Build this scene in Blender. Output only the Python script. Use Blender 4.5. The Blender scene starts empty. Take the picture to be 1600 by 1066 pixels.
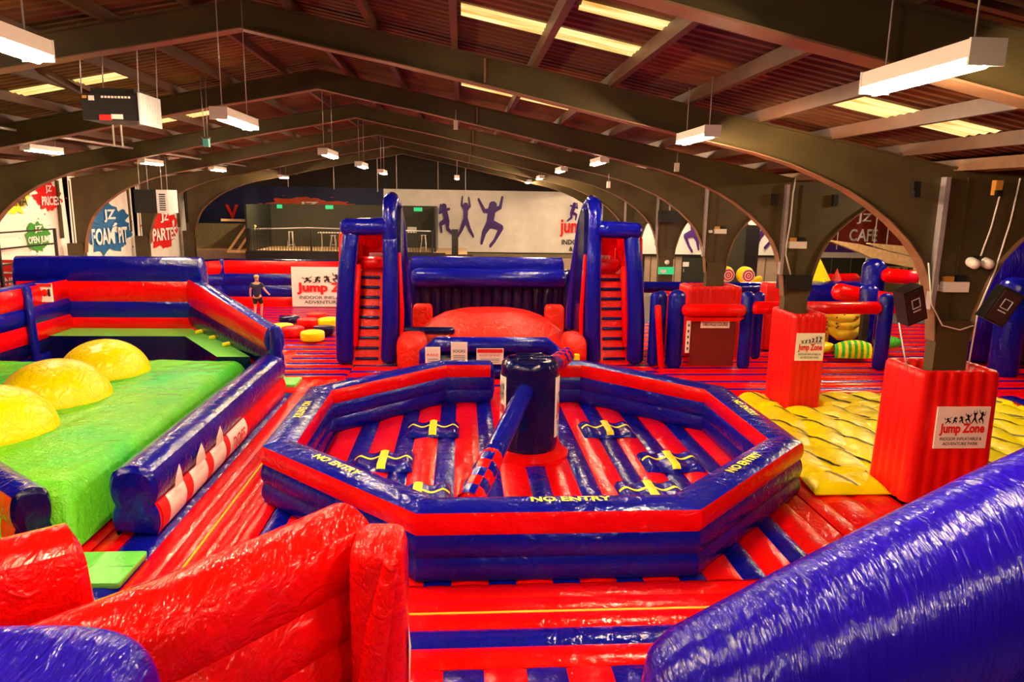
import bpy, math, random
from mathutils import Vector, noise
random.seed(7)
PI = math.pi
S = bpy.context.scene
COL = S.collection

# ------------------------------------------------------------------ camera, world, exposure
YAW, PITCH, ROLL, FPX = .0712, .1924, .0162, 1123.45
cd = bpy.data.cameras.new('camera'); cam = bpy.data.objects.new('camera', cd); COL.objects.link(cam)
F = Vector((math.sin(YAW)*math.cos(PITCH), math.cos(YAW)*math.cos(PITCH), -math.sin(PITCH)))
R0 = F.cross(Vector((0, 0, 1))).normalized(); U0 = R0.cross(F)
Rr = R0*math.cos(ROLL)+U0*math.sin(ROLL); Ur = U0*math.cos(ROLL)-R0*math.sin(ROLL)
from mathutils import Matrix
M = Matrix((Rr, Ur, -F)).transposed().to_4x4(); M.translation = Vector((0, 0, 5))
cam.matrix_world = M
cd.lens = 36*FPX/1600; cd.sensor_width = 36; cd.clip_start = .05; cd.clip_end = 300
S.camera = cam
W = bpy.data.worlds.new('world'); S.world = W; W.use_nodes = True
W.node_tree.nodes['Background'].inputs[0].default_value = (1, .8, .7, 1)
W.node_tree.nodes['Background'].inputs[1].default_value = .25
S.view_settings.view_transform = 'Standard'; S.view_settings.look = 'None'
S.view_settings.exposure = 2.22; S.view_settings.gamma = 1
S.view_settings.use_curve_mapping = False
LAMP_STRENGTH = 175
SKYLIGHT = .55

# ------------------------------------------------------------------ materials
MATS = {}
def newmat(name):
    m = bpy.data.materials.new(name); m.use_nodes = True
    b = m.node_tree.nodes['Principled BSDF']; MATS[name] = m
    return m, b, m.node_tree
def plain(name, c, rough=.6, metal=0, spec=.5, noise_amt=0, nscale=6):
    m, b, t = newmat(name)
    b.inputs['Base Color'].default_value = (*c, 1); b.inputs['Roughness'].default_value = rough
    b.inputs['Metallic'].default_value = metal; b.inputs['Specular IOR Level'].default_value = spec
    if noise_amt:
        n = t.nodes.new('ShaderNodeTexNoise'); n.inputs['Scale'].default_value = nscale; n.inputs['Detail'].default_value = 5
        g = t.nodes.new('ShaderNodeTexCoord'); t.links.new(g.outputs['Object'], n.inputs['Vector'])
        r = t.nodes.new('ShaderNodeMapRange'); t.links.new(n.outputs['Fac'], r.inputs[0])
        r.inputs[1].default_value = .3; r.inputs[2].default_value = .7
        r.inputs[3].default_value = 1-noise_amt; r.inputs[4].default_value = 1+noise_amt
        x = t.nodes.new('ShaderNodeMix'); x.data_type = 'RGBA'; x.blend_type = 'MULTIPLY'; x.inputs[0].default_value = 1
        x.inputs[6].default_value = (*c, 1); t.links.new(r.outputs[0], x.inputs[7]); t.links.new(x.outputs[2], b.inputs['Base Color'])
    return m
def vinyl(name, c, rough=.10, wr=.35, scale=(3, 3, 3), c2=None, c2scale=1.2, fine=.25):
    """shiny inflatable PVC: soft large dimples plus fine creases"""
    m, b, t = newmat(name)
    b.inputs['Base Color'].default_value = (*c, 1); b.inputs['Roughness'].default_value = rough
    b.inputs['Specular IOR Level'].default_value = .38
    g = t.nodes.new('ShaderNodeTexCoord'); mp = t.nodes.new('ShaderNodeMapping')
    mp.inputs['Scale'].default_value = scale; t.links.new(g.outputs['Object'], mp.inputs['Vector'])
    n = t.nodes.new('ShaderNodeTexNoise'); n.inputs['Scale'].default_value = 1.6; n.inputs['Detail'].default_value = 3
    n.inputs['Distortion'].default_value = 1.2
    t.links.new(mp.outputs[0], n.inputs['Vector'])
    n2 = t.nodes.new('ShaderNodeTexNoise'); n2.inputs['Scale'].default_value = 7; n2.inputs['Detail'].default_value = 2
    n2.inputs['Distortion'].default_value = .8
    t.links.new(mp.outputs[0], n2.inputs['Vector'])
    b1 = t.nodes.new('ShaderNodeBump'); b1.inputs['Strength'].default_value = wr; b1.inputs['Distance'].default_value = .06
    b2 = t.nodes.new('ShaderNodeBump'); b2.inputs['Strength'].default_value = fine; b2.inputs['Distance'].default_value = .02
    t.links.new(n.outputs['Fac'], b1.inputs['Height']); t.links.new(n2.outputs['Fac'], b2.inputs['Height'])
    t.links.new(b1.outputs[0], b2.inputs['Normal']); t.links.new(b2.outputs[0], b.inputs['Normal'])
    if c2:
        n3 = t.nodes.new('ShaderNodeTexNoise'); n3.inputs['Scale'].default_value = c2scale; n3.inputs['Detail'].default_value = 2
        t.links.new(g.outputs['Object'], n3.inputs['Vector'])
        x = t.nodes.new('ShaderNodeMix'); x.data_type = 'RGBA'
        r = t.nodes.new('ShaderNodeMapRange'); r.inputs[1].default_value = .4; r.inputs[2].default_value = .65
        t.links.new(n3.outputs['Fac'], r.inputs[0]); t.links.new(r.outputs[0], x.inputs[0])
        x.inputs[6].default_value = (*c, 1); x.inputs[7].default_value = (*c2, 1); t.links.new(x.outputs[2], b.inputs['Base Color'])
    return m
def emit(name, c, s):
    m, b, t = newmat(name); b.inputs['Base Color'].default_value = (*c, 1)
    b.inputs['Emission Color'].default_value = (*c, 1); b.inputs['Emission Strength'].default_value = s
    return m

RED = vinyl('red_vinyl', (.80, .002, .002))
BLUE = vinyl('blue_vinyl', (.002, .004, .27))
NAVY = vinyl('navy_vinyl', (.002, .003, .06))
GREEN = vinyl('green_vinyl', (.02, .60, .05), rough=.2, wr=.9, scale=(2.2, 3.5, 2), c2=(.13, .68, .02), c2scale=.45, fine=1.0)
LIME = vinyl('lime_vinyl', (.16, .72, .10), rough=.3)
YELL = vinyl('yellow_vinyl', (.98, .86, .0), rough=.28, fine=.3)
ORNG = vinyl('yellow_dome_vinyl', (.98, .78, .0), rough=.2, wr=.7, fine=.3)
REDW = vinyl('red_creased_vinyl', (.80, .003, .002), rough=.13, wr=.7, scale=(4, 1.3, 3), fine=.55)
BLUEW = vinyl('blue_creased_vinyl', (.010, .002, .36), rough=.15, wr=.55, scale=(7, 1.2, .8), fine=.5)
REDM = vinyl('red_slack_vinyl', (.86, .02, .004), rough=.2, wr=.9, scale=(4, 4, 4), fine=.7)
MAROON = plain('maroon_cloth', (.16, .004, .004), .5)
WHITE = plain('white_print', (.9, .88, .85), .45)
CREAM = plain('cream_banner', (.92, .86, .78), .6, noise_amt=.06, nscale=1.5)
BLACK = plain('black_print', (.01, .01, .012), .5)
REDP = plain('red_print', (.75, .01, .008), .5)
PURP = plain('purple_print', (.06, .012, .20), .5)
YELP = plain('yellow_print', (.95, .80, .02), .45)
GRNP = plain('green_print', (.04, .30, .03), .5)
BLUP = plain('blue_print', (.015, .14, .38), .5)
NAVYP = plain('navy_print', (.004, .008, .06), .6)
CAFE = plain('cafe_banner_cloth', (.26, .02, .008), .6, noise_amt=.25, nscale=1.2)
STEEL = plain('olive_brown_painted_steel', (.064, .044, .012), .55, noise_amt=.28, nscale=1.3)
FLANGE = plain('lit_steel_edge', (.20, .10, .05), .45, noise_amt=.2, nscale=3)  # light on flange and gutter undersides is put into this paler colour
PURL = plain('purlin_steel', (.085, .035, .018), .5, noise_amt=.2, nscale=3)
GALV = plain('galvanised_steel', (.42, .36, .36), .4, metal=.4, noise_amt=.1)
DARK = plain('dark_painted_board', (.018, .019, .012), .6)
OLIVE = plain('dark_olive_wall', (.035, .035, .018), .6)
BLK = plain('black_plastic', (.012, .011, .011), .35)
WHT = plain('white_plastic', (.75, .68, .62), .4)
GREY = plain('light_grey_metal', (.5, .48, .5), .4)
WOOD = plain('pale_timber', (.92, .66, .30), .5, noise_amt=.15, nscale=5)
WOODF = plain('wood_floor', (.75, .5, .26), .5, noise_amt=.2, nscale=3)
BEIGE = plain('beige_plaster', (.50, .36, .26), .7, noise_amt=.08)
CONC = plain('grey_concrete', (.12, .10, .09), .8, noise_amt=.2)
BACKW = plain('dark_cladding', (.022, .014, .009), .8, noise_amt=.3)
SKIN = plain('skin', (.62, .33, .22), .55)
HAIR = plain('blond_hair', (.45, .30, .12), .6)
SHIRT = plain('navy_shirt', (.008, .014, .05), .8)
SHORT = plain('black_shorts', (.008, .008, .012), .8)
ORB = plain('amber_plastic', (.6, .25, .04), .4)
LAMP = emit('lamp_tube', (1, .72, .44), LAMP_STRENGTH)
GREENL = emit('green_exit_light', (.02, .45, .16), .22)
SKYL = None
def skylight_mat():
    m, b, t = newmat('daylight_rooflight_sheet')
    g = t.nodes.new('ShaderNodeTexCoord'); mp = t.nodes.new('ShaderNodeMapping'); mp.inputs['Scale'].default_value = (.6, 9, 1)
    n = t.nodes.new('ShaderNodeTexNoise'); n.inputs['Scale'].default_value = 1.5; n.inputs['Detail'].default_value = 2
    t.links.new(g.outputs['Object'], mp.inputs[0]); t.links.new(mp.outputs[0], n.inputs['Vector'])
    r = t.nodes.new('ShaderNodeValToRGB'); r.color_ramp.elements[0].position = .35; r.color_ramp.elements[1].position = .6
    r.color_ramp.elements[0].color = (.62, .30, .03, 1); r.color_ramp.elements[1].color = (1, .80, .32, 1)
    t.links.new(n.outputs['Fac'], r.inputs[0]); t.links.new(r.outputs[0], b.inputs['Emission Color'])
    b.inputs['Emission Strength'].default_value = SKYLIGHT * .5; b.inputs['Base Color'].default_value = (.5, .4, .2, 1)
    return m
SKYL = skylight_mat()
def roof_mat():
    m, b, t = newmat('corrugated_roof_sheet')
    g = t.nodes.new('ShaderNodeTexCoord'); mp = t.nodes.new('ShaderNodeMapping'); mp.inputs['Scale'].default_value = (.8, 1.0, 1)
    n = t.nodes.new('ShaderNodeTexVoronoi'); n.inputs['Scale'].default_value = .6; n.distance = 'CHEBYCHEV'
    t.links.new(g.outputs['Object'], mp.inputs[0]); t.links.new(mp.outputs[0], n.inputs['Vector'])
    n2 = t.nodes.new('ShaderNodeTexNoise'); n2.inputs['Scale'].default_value = 1.4; n2.inputs['Detail'].default_value = 4
    t.links.new(mp.outputs[0], n2.inputs['Vector'])
    x = t.nodes.new('ShaderNodeMath'); x.operation = 'MULTIPLY'; t.links.new(n.outputs['Color'], x.inputs[0]); t.links.new(n2.outputs['Fac'], x.inputs[1])
    r = t.nodes.new('ShaderNodeValToRGB'); r.color_ramp.elements[0].position = .08; r.color_ramp.elements[1].position = .5
    r.color_ramp.elements[0].color = (.075, .022, .007, 1); r.color_ramp.elements[1].color = (.21, .09, .025, 1)
    t.links.new(x.outputs[0], r.inputs[0]); t.links.new(r.outputs[0], b.inputs['Base Color'])
    b.inputs['Roughness'].default_value = .55
    return m
ROOF = roof_mat()

# ------------------------------------------------------------------ mesh builder
class MB:
    def __init__(s): s.v = []; s.f = []; s.mi = []; s.mats = []; s.flat = []
    def m(s, mat):
        if mat not in s.mats: s.mats.append(mat)
        return s.mats.index(mat)
    def add(s, vs, fs, mat, flat=False):
        o = len(s.v); k = s.m(mat); s.v += [tuple(p) for p in vs]
        for f in fs: s.f.append([o+i for i in f]); s.mi.append(k); s.flat.append(flat)
    def grid(s, fn, nu, nv, mat, flip=False, flat=False):
        vs = [fn(i/nu, j/nv) for j in range(nv+1) for i in range(nu+1)]
        fs = []
        for j in range(nv):
            for i in range(nu):
                a = j*(nu+1)+i; q = [a, a+1, a+nu+2, a+nu+1]
                fs.append(q[::-1] if flip else q)
        s.add(vs, fs, mat, flat)
        return s
    def box(s, x0, x1, y0, y1, z0, z1, mat):
        vs = [(x, y, z) for z in (z0, z1) for y in (y0, y1) for x in (x0, x1)]
        s.add(vs, [(0, 2, 3, 1), (4, 5, 7, 6), (0, 1, 5, 4), (2, 6, 7, 3), (0, 4, 6, 2), (1, 3, 7, 5)], mat, True); return s
    def obox(s, c, ex, ey, ez, mat):
        c = Vector(c); ex = Vector(ex)/2; ey = Vector(ey)/2; ez = Vector(ez)/2
        vs = [c+ex*a+ey*b+ez*d for d in (-1, 1) for b in (-1, 1) for a in (-1, 1)]
        s.add(vs, [(0, 2, 3, 1), (4, 5, 7, 6), (0, 1, 5, 4), (2, 6, 7, 3), (0, 4, 6, 2), (1, 3, 7, 5)], mat, True); return s
    def tube(s, pts, r, mat, seg=12, cap=True, rnd=True):
        pts = [Vector(p) for p in pts]; n = len(pts)
        rs = list(r) if isinstance(r, (list, tuple)) else [r]*n
        P = []; RR = []
        if cap and rnd:
            d = (pts[0]-pts[1]).normalized()
            for a in (80, 55, 28): P.append(pts[0]+d*rs[0]*.75*math.sin(math.radians(a))); RR.append(rs[0]*math.cos(math.radians(a)))
        P += pts; RR += rs
        if cap and rnd:
            d = (pts[-1]-pts[-2]).normalized()
            for a in (28, 55, 80): P.append(pts[-1]+d*rs[-1]*.75*math.sin(math.radians(a))); RR.append(rs[-1]*math.cos(math.radians(a)))
        t0 = (P[1]-P[0]).normalized()
        u = t0.cross(Vector((0, 0, 1)))
        if u.length < .1: u = t0.cross(Vector((1, 0, 0)))
        u.normalize(); vs = []
        for i, p in enumerate(P):
            t = (P[min(i+1, len(P)-1)]-P[max(i-1, 0)]).normalized()
            u = (u-t*u.dot(t)).normalized(); w = t.cross(u)
            for k in range(seg):
                a = 2*PI*k/seg; vs.append(p+(u*math.cos(a)+w*math.sin(a))*RR[i])
        fs = []
        for i in range(len(P)-1):
            for k in range(seg):
                a = i*seg+k; b = i*seg+(k+1) % seg; fs.append((a, b, b+seg, a+seg))
        if cap: fs.append(list(range(seg))[::-1]); fs.append([(len(P)-1)*seg+k for k in range(seg)])
        s.add(vs, fs, mat); return s
    def prism(s, poly, fn, a, b, mat, side=None):
        """poly: 2D outline; fn(u, v, d) -> 3D; extruded from d=a to d=b"""
        n = len(poly); vs = [fn(u, v, a) for u, v in poly]+[fn(u, v, b) for u, v in poly]
        s.add(vs, [list(range(n))[::-1], [n+i for i in range(n)]], mat, True)
        s.add(vs, [(i, (i+1) % n, n+(i+1) % n, n+i) for i in range(n)], side or mat, True); return s
    def sellip(s, c, r, mat, e1=.4, e2=.4, nu=32, nv=18, zmin=-1):
        def pw(x, e): return math.copysign(abs(x)**e, x)
        def fn(u, v):
            a = 2*PI*u; b = -PI/2+PI*v
            z = pw(math.sin(b), e1)
            z = max(z, zmin)
            return (c[0]+r[0]*pw(math.cos(b), e1)*pw(math.cos(a), e2), c[1]+r[1]*pw(math.cos(b), e1)*pw(math.sin(a), e2), c[2]+r[2]*z)
        s.grid(fn, nu, nv, mat); return s
    def build(s, name, parent=None, loc=None, smooth=True):
        me = bpy.data.meshes.new(name)
        if parent is not None: off = wloc(parent)
        else:
            if loc is None:
                xs = [p[0] for p in s.v]; ys = [p[1] for p in s.v]; zs = [p[2] for p in s.v]
                loc = ((min(xs)+max(xs))/2, (min(ys)+max(ys))/2, min(zs))
            off = Vector(loc)
        me.from_pydata([(p[0]-off[0], p[1]-off[1], p[2]-off[2]) for p in s.v], [], s.f)
        for m_ in s.mats: me.materials.append(m_)
        me.polygons.foreach_set('material_index', s.mi)
        me.polygons.foreach_set('use_smooth', [smooth and not f for f in s.flat])
        me.update()
        o = bpy.data.objects.new(name, me); COL.objects.link(o)
        if parent is not None: o.parent = parent
        else: o.location = off
        return o
def wloc(o):
    p = Vector((0, 0, 0))
    while o is not None: p += o.location; o = o.parent
    return p
def tag(o, label, cat, group=None, kind=None):
    if label: o['label'] = label
    if cat: o['category'] = cat
    if group: o['group'] = group
    if kind: o['kind'] = kind
    return o
def thing(name, label, cat, loc, group=None):
    o = bpy.data.objects.new(name, None); COL.objects.link(o); o.location = loc; o.empty_display_size = .2
    return tag(o, label, cat, group)
def struct(name, mb, label=None):
    o = mb.build(name); o['kind'] = 'structure'
    if label: o['label'] = label
    return o
def children(o): return [c for c in bpy.data.objects if c.parent == o]
def copy_tree(o, parent=None, loc=None, label=None):
    c = o.copy(); COL.objects.link(c)
    if parent is not None: c.parent = parent
    if loc is not None: c.location = loc
    if label: c['label'] = label
    for ch in children(o): copy_tree(ch, c)
    return c

# inflatable wall: stacked tubes following a path. bands: (z0, z1, outside, inside). outside = right of travel
def arc(p0, p1, b, n):
    out = []
    d = (p1[0]-p0[0], p1[1]-p0[1]); L = math.hypot(*d); nx, ny = d[1]/L, -d[0]/L
    for i in range(n+1):
        t = i/n; k = math.sin(PI*t)**.8 if 0 < t < 1 else 0
        out.append((p0[0]+d[0]*t+nx*b*k, p0[1]+d[1]*t+ny*b*k))
    return out
def infl_wall(mb, path, bands, top, th, closed=False, zs=None, bulge=.13, endmat=None, base=0.0, n=7, tb=None, strip=None):
    P = [Vector((p[0], p[1])) for p in path]; N = len(P)
    zs = zs or [1]*N
    nrm = []
    for i in range(N):
        if closed: d0 = (P[i]-P[i-1]).normalized(); d1 = (P[(i+1) % N]-P[i]).normalized()
        else:
            d1 = (P[i+1]-P[i]).normalized() if i < N-1 else (P[i]-P[i-1]).normalized()
            d0 = (P[i]-P[i-1]).normalized() if i > 0 else d1
        n0 = Vector((d0.y, -d0.x)); n1 = Vector((d1.y, -d1.x)); m = (n0+n1).normalized()
        nrm.append(m/max(.3, m.dot(n1)))
    h = th/2; strips = []
    for z0, z1, mo, mi_ in bands: strips.append((arc((h, z0), (h, z1), bulge*(z1-z0), n), mo))
    zt = bands[-1][1]; tb = tb if tb is not None else bulge*th
    strips.append((arc((h, zt), (-h, zt), tb, n+2), top))
    for z0, z1, mo, mi_ in reversed(bands): strips.append((arc((-h, z1), (-h, z0), bulge*(z1-z0), n), mi_))
    segs = N if closed else N-1
    def at(i, q): 
        i %= N; p = P[i]+nrm[i]*q[0]; return (p.x, p.y, base+q[1]*zs[i])
    for i in range(segs):
        L = (P[(i+1) % N]-P[i]).length; nu = max(1, int(L/.8))
        for pts, mat in strips:
            K = len(pts)-1
            def fn(u, v, pts=pts, K=K, i=i):
                q = pts[int(round(v*K))]; a = at(i, q); b = at(i+1, q)
                return tuple(a[k]*(1-u)+b[k]*u for k in range(3))
            mb.grid(fn, nu, K, mat, flip=False)
    if not closed:
        for i, sg in ((0, -1), (N-1, 1)):
            d = (P[1]-P[0]).normalized()*-1 if i == 0 else (P[-1]-P[-2]).normalized()
            prof = [q for pts, _ in strips for q in pts[:-1]]
            cz = zt/2; rings = []
            for sc, ex in ((1, 0), (.86, .07), (.5, .11), (0.02, .12)):
                rings.append([(lambda w: (w[0]+d.x*ex, w[1]+d.y*ex, w[2]))(at(i, (q[0]*sc, cz+(q[1]-cz)*sc))) for q in prof])
            m_ = endmat or bands[0][2]; K = len(prof)
            for a, b in zip(rings, rings[1:]):
                fs = []
                for k in range(K):
                    q = [k, (k+1) % K, K+(k+1) % K, K+k]; fs.append(q if sg > 0 else q[::-1])
                mb.add(a+b, fs, m_)
    return mb
# floor bed of tubes
def bed(mb, x0, x1, y0, y1, stripes, along='y', z=0, b=.05, depth=.3, skirt=RED):
    """stripes: list of (end coordinate, material) measured across the tubes"""
    p = x0 if along == 'y' else y0
    for e, mat in stripes:
        a0, a1 = p, e; w = a1-a0; n = 6; L = (y1-y0) if along == 'y' else (x1-x0); nl = max(2, int(L/1.0))
        def fn(u, v, a0=a0, w=w):
            k = math.sin(PI*v)**.7 if 0 < v < 1 else 0
            rr = L*u; e_ = min(rr, L-rr); fall = min(1, e_/.12) if e_ < .12 else 1
            zz = z-b*.9+b*min(1.6, (w/.45)**.5)*k*(.3+.7*fall)
            return ((a0+w*v, y0+L*u, zz) if along == 'y' else (x0+L*u, a0+w*v, zz))
        us = [0, .06/L, .12/L]+[i/nl for i in range(1, nl)]+[1-.12/L, 1-.06/L, 1]
        def fn2(i, j, fn=fn): return fn(us[int(round(i*(len(us)-1)))], j)
        mb.grid(fn2, len(us)-1, n, mat, flip=(along == 'y'))
        p = e
    zz = z-b*.9
    mb.box(x0+.01, x1-.01, y0+.01, y1-.01, z-depth, zz-.005, skirt)
    return mb
def alt(a, b, w, m1, m2):
    out = []; n = max(1, round((b-a)/w)); 
    for i in range(n): out.append((a+(b-a)*(i+1)/n, m1 if i % 2 == 0 else m2))
    return out

# ------------------------------------------------------------------ flat print helpers
FONTC = {}
def text2d(txt, bold=0.0):
    key = (txt, bold)
    if key in FONTC: return FONTC[key]
    cu = bpy.data.curves.new('t', 'FONT'); cu.body = txt; cu.size = 1; cu.offset = bold; cu.resolution_u = 3
    o = bpy.data.objects.new('t', cu); COL.objects.link(o); bpy.context.view_layer.update()
    me = bpy.data.meshes.new_from_object(o.evaluated_get(bpy.context.evaluated_depsgraph_get()))
    vs = [(v.co.x, v.co.y) for v in me.vertices]; fs = [list(p.vertices) for p in me.polygons]
    bpy.data.objects.remove(o); bpy.data.curves.remove(cu); bpy.data.meshes.remove(me)
    x0 = min(v[0] for v in vs); x1 = max(v[0] for v in vs); y0 = min(v[1] for v in vs); y1 = max(v[1] for v in vs)
    vs = [((x-x0)/(x1-x0), (y-y0)/(y1-y0)) for x, y in vs]
    FONTC[key] = (vs, fs); return FONTC[key]
def put_text(mb, warp, txt, u0, v0, w, h, mat, off=.012, bold=0.0):
    vs, fs = text2d(txt, bold); mb.add([warp(u0+x*w, v0+y*h, off) for x, y in vs], fs, mat, True)
def capsule(x1, y1, x2, y2, r1, r2, n=6):
    a = math.atan2(y2-y1, x2-x1); out = []
    for i in range(n+1): t = a+PI/2+PI*i/n; out.append((x1+r1*math.cos(t), y1+r1*math.sin(t)))
    for i in range(n+1): t = a-PI/2+PI*i/n; out.append((x2+r2*math.cos(t), y2+r2*math.sin(t)))
    return out
FIGS = [
 # head, then limbs in a unit box (x 0..1, y 0..1)
 dict(h=(.42, .80), l=[(.42, .72, .48, .42, .09, .08), (.45, .68, .15, .62, .045, .03), (.15, .62, .02, .86, .035, .025), (.47, .68, .72, .80, .045, .03), (.72, .80, .86, 1.0, .035, .025), (.48, .42, .25, .22, .07, .05), (.25, .22, .22, .0, .05, .03), (.52, .42, .78, .30, .07, .05), (.78, .30, .62, .08, .05, .03)]),
 dict(h=(.5, .78), l=[(.5, .70, .5, .42, .09, .08), (.46, .68, .3, .8, .045, .03), (.3, .8, .34, 1.0, .035, .025), (.54, .68, .72, .78, .045, .03), (.72, .78, .66, .98, .035, .025), (.46, .42, .3, .2, .07, .05), (.3, .2, .12, .02, .05, .03), (.54, .42, .7, .2, .07, .05), (.7, .2, .9, .02, .05, .03)]),
 dict(h=(.55, .84), l=[(.52, .76, .46, .46, .09, .08), (.5, .72, .28, .72, .045, .03), (.28, .72, .1, .95, .035, .025), (.54, .72, .78, .80, .045, .03), (.78, .80, .84, 1.0, .035, .025), (.44, .46, .28, .28, .07, .05), (.28, .28, .2, .06, .05, .03), (.5, .46, .82, .38, .07, .05), (.82, .38, .62, .12, .05, .03), (.62, .12, .48, .0, .03, .03)]),
 dict(h=(.45, .86), l=[(.46, .78, .6, .44, .09, .08), (.44, .74, .25, .66, .04, .03), (.25, .66, .3, .9, .03, .025), (.48, .74, .7, .78, .04, .03), (.58, .44, .3, .34, .07, .05), (.3, .34, .34, .1, .05, .03), (.62, .42, .62, .2, .07, .05), (.62, .2, .86, .04, .05, .03)]),
]
def figure(mb, warp, k, u0, v0, w, h, mat, off=.012, flip=False):
    f = FIGS[k % 4]
    def W2(x, y): return warp(u0+(1-x if flip else x)*w, v0+y*h, off)
    hx, hy = f['h']; n = 10
    asp = h/w
    mb.add([W2(hx+.085*min(1.6, asp)*math.cos(2*PI*i/n), hy+.085*math.sin(2*PI*i/n)) for i in range(n)], [list(range(n))], mat, True)
    for c in f['l']:
        o = capsule(*c[:4], c[4]*1.35, c[5]*1.35); mb.add([W2(*p) for p in o], [list(range(len(o)))], mat, True)
def splat(mb, warp, cu, cv, ru, rv, mat, seed, off=.006):
    rd = random.Random(seed); n = 64; ph = [rd.random()*6 for _ in range(4)]
    pts = []
    for i in range(n):
        a = 2*PI*i/n; r = .82+.05*math.sin(3*a+ph[0])+.05*math.sin(7*a+ph[1])+.05*math.sin(13*a+ph[2])+rd.uniform(-.05, .05)
        if rd.random() < .1: r += .16
        pts.append((cu+ru*r*math.cos(a), cv+rv*r*math.sin(a)))
    c = warp(cu, cv, off); vs = [c]+[warp(u, v, off) for u, v in pts]
    mid = [warp(cu+(u-cu)*.5, cv+(v-cv)*.5, off) for u, v in pts]
    o = vs[:1]+mid+vs[1:]
    fs = [(0, 1+i, 1+(i+1) % n) for i in range(n)]+[(1+i, 1+n+i, 1+n+(i+1) % n, 1+(i+1) % n) for i in range(n)]
    mb.add(o, fs, mat, True)
    for _ in range(9):
        a = rd.random()*2*PI; r = rd.uniform(.98, 1.15); q = rd.uniform(.02, .05)
        mb.add([warp(cu+ru*(r*math.cos(a)+q*math.cos(2*PI*i/8)), cv+rv*(r*math.sin(a)+q*math.sin(2*PI*i/8)), off) for i in range(8)], [list(range(8))], mat, True)
def sheet(mb, warp, w, h, mat, nu=24, nv=10, off=0):
    mb.grid(lambda u, v: warp(u*w, v*h, off), nu, nv, mat)
def flatwarp(o, ux, uz, nrm):
    o = Vector(o); ux = Vector(ux).normalized(); uz = Vector(uz).normalized(); nrm = Vector(nrm).normalized()
    return lambda u, v, d: tuple(o+ux*u+uz*v+nrm*d)
def logo(parent, warp, w, h, panel=WHITE, off=.012, nu=12, nv=8, name='logo_panel', label='cream printed logo panel with red and black lettering'):
    m = MB(); sheet(m, warp, w, h, panel, nu, nv); p = m.build(name, parent)
    if parent is not None and label: p['label'] = label
    t = MB()
    for i, k in enumerate((0, 3, 3, 2, 1, 0)):
        s_ = (.5, .55, .6, .75, .95, 1.0)[i]
        figure(t, warp, k, w*(.14+.125*i), h*.60, w*.15, h*.33*s_, BLACK, off, flip=(i % 2 == 1))
    put_text(t, warp, 'Jump Zone', w*.07, h*.31, w*.86, h*.30, REDP, off, .045)
    put_text(t, warp, 'INDOOR INFLATABLE &', w*.10, h*.20, w*.80, h*.075, BLACK, off, .012)
    put_text(t, warp, 'ADVENTURE PARK', w*.16, h*.08, w*.68, h*.075, BLACK, off, .012)
    t.build('lettering', p)
    return p
def edge_box(mb, warp, w, h, t, mat):
    q = [warp(0, 0, 0), warp(w, 0, 0), warp(w, h, 0), warp(0, h, 0)]; r = [warp(0, 0, -t), warp(w, 0, -t), warp(w, h, -t), warp(0, h, -t)]
    mb.add(q+r, [(0, 1, 2, 3), (7, 6, 5, 4), (0, 4, 5, 1), (1, 5, 6, 2), (2, 6, 7, 3), (3, 7, 4, 0)], mat, True)

# ================================================================== BUILDING SHELL
RX, RX2, CX, LX = -3.3, 20.16, 8.43, -15.1
YF = lambda k: 11.73+5.908*k
YB = 46.6; Y0 = -2.5
def zroof(x): return 8.05-.195*(abs(x-RX) if x < CX else abs(x-RX2))
struct('floor', MB().box(-24, 34, Y0, YB, -.5, -.3, CONC))
m = MB(); m.box(-24, CX, YB, YB+.2, -.3, 9, BACKW); m.box(CX, 34, YB, YB+.2, -.3, 9, BACKW); struct('wall_back', m)
struct('wall_front', MB().box(-24, 34, Y0-.2, Y0, -.3, 9, BACKW))
struct('wall_left', MB().box(-17.3, -17.1, Y0, YB, -.3, 7, BACKW))
struct('wall_right', MB().box(32.0, 32.2, Y0, YB, -.3, 7, BACKW))
# roof sheets with real corrugation, tubes run down the slope
m = MB()
def slope(xa, xb):
    pitch = .24; ny = int((YB-Y0)/pitch); prof = []
    for i in range(ny):
        y = Y0+i*pitch; prof += [(y, 0), (y+.09, 0), (y+.12, .055), (y+.20, .055)]
    K = len(prof)-1
    def fn(u, v):
        x = xa+(xb-xa)*u; y, dz = prof[int(round(v*K))]; return (x, y, zroof(x-1e-6 if x == CX and xa < CX else x)+dz)
    m.grid(fn, 1, K, ROOF, flat=True)
slope(-17.2, RX); slope(RX, CX); slope(CX+1e-4, RX2); slope(RX2, 32)
m.box(RX-.25, RX+.25, Y0, YB, 8.09, 8.11, ROOF)
def slab(xa, xb):
    def fz(x): return zroof(x)+.06
    vs = [(x, y, fz(x)+d) for d in (0, .06) for y in (Y0, YB) for x in (xa, xb)]
    m.add(vs, [(0, 2, 3, 1), (4, 5, 7, 6)], ROOF, True)
slab(-17.2, RX); slab(RX, CX-1e-4); slab(CX+1e-4, RX2); slab(RX2, 32)
struct('ceiling', m)
# rooflights
n_w = 0
for (xa, xb, yo, wd, ks) in [(-.02, 2.36, -1.85, .62, range(0, 6)), (5.08, 5.98, -1.98, .8, range(0, 6)), (6.4, 7.12, -1.98, .75, range(0, 6)),
                            (1.3, 2.4, -3.3, .35, [0]), (-7.65, -6.8, -1.95, .62, range(1, 6)), (-8.88, -8.05, -1.95, .6, range(1, 6))]:
    for k in ks:
        n_w += 1; mb = MB(); y = YF(k)+yo
        mb.grid(lambda u, v: (xa+(xb-xa)*u, y-wd/2+wd*v, zroof(xa+(xb-xa)*u)-.012+.012*math.sin(v*wd/.1*PI)), 1, 24, SKYL)
        o = mb.build('window_%d' % n_w); o['kind'] = 'structure'

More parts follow.
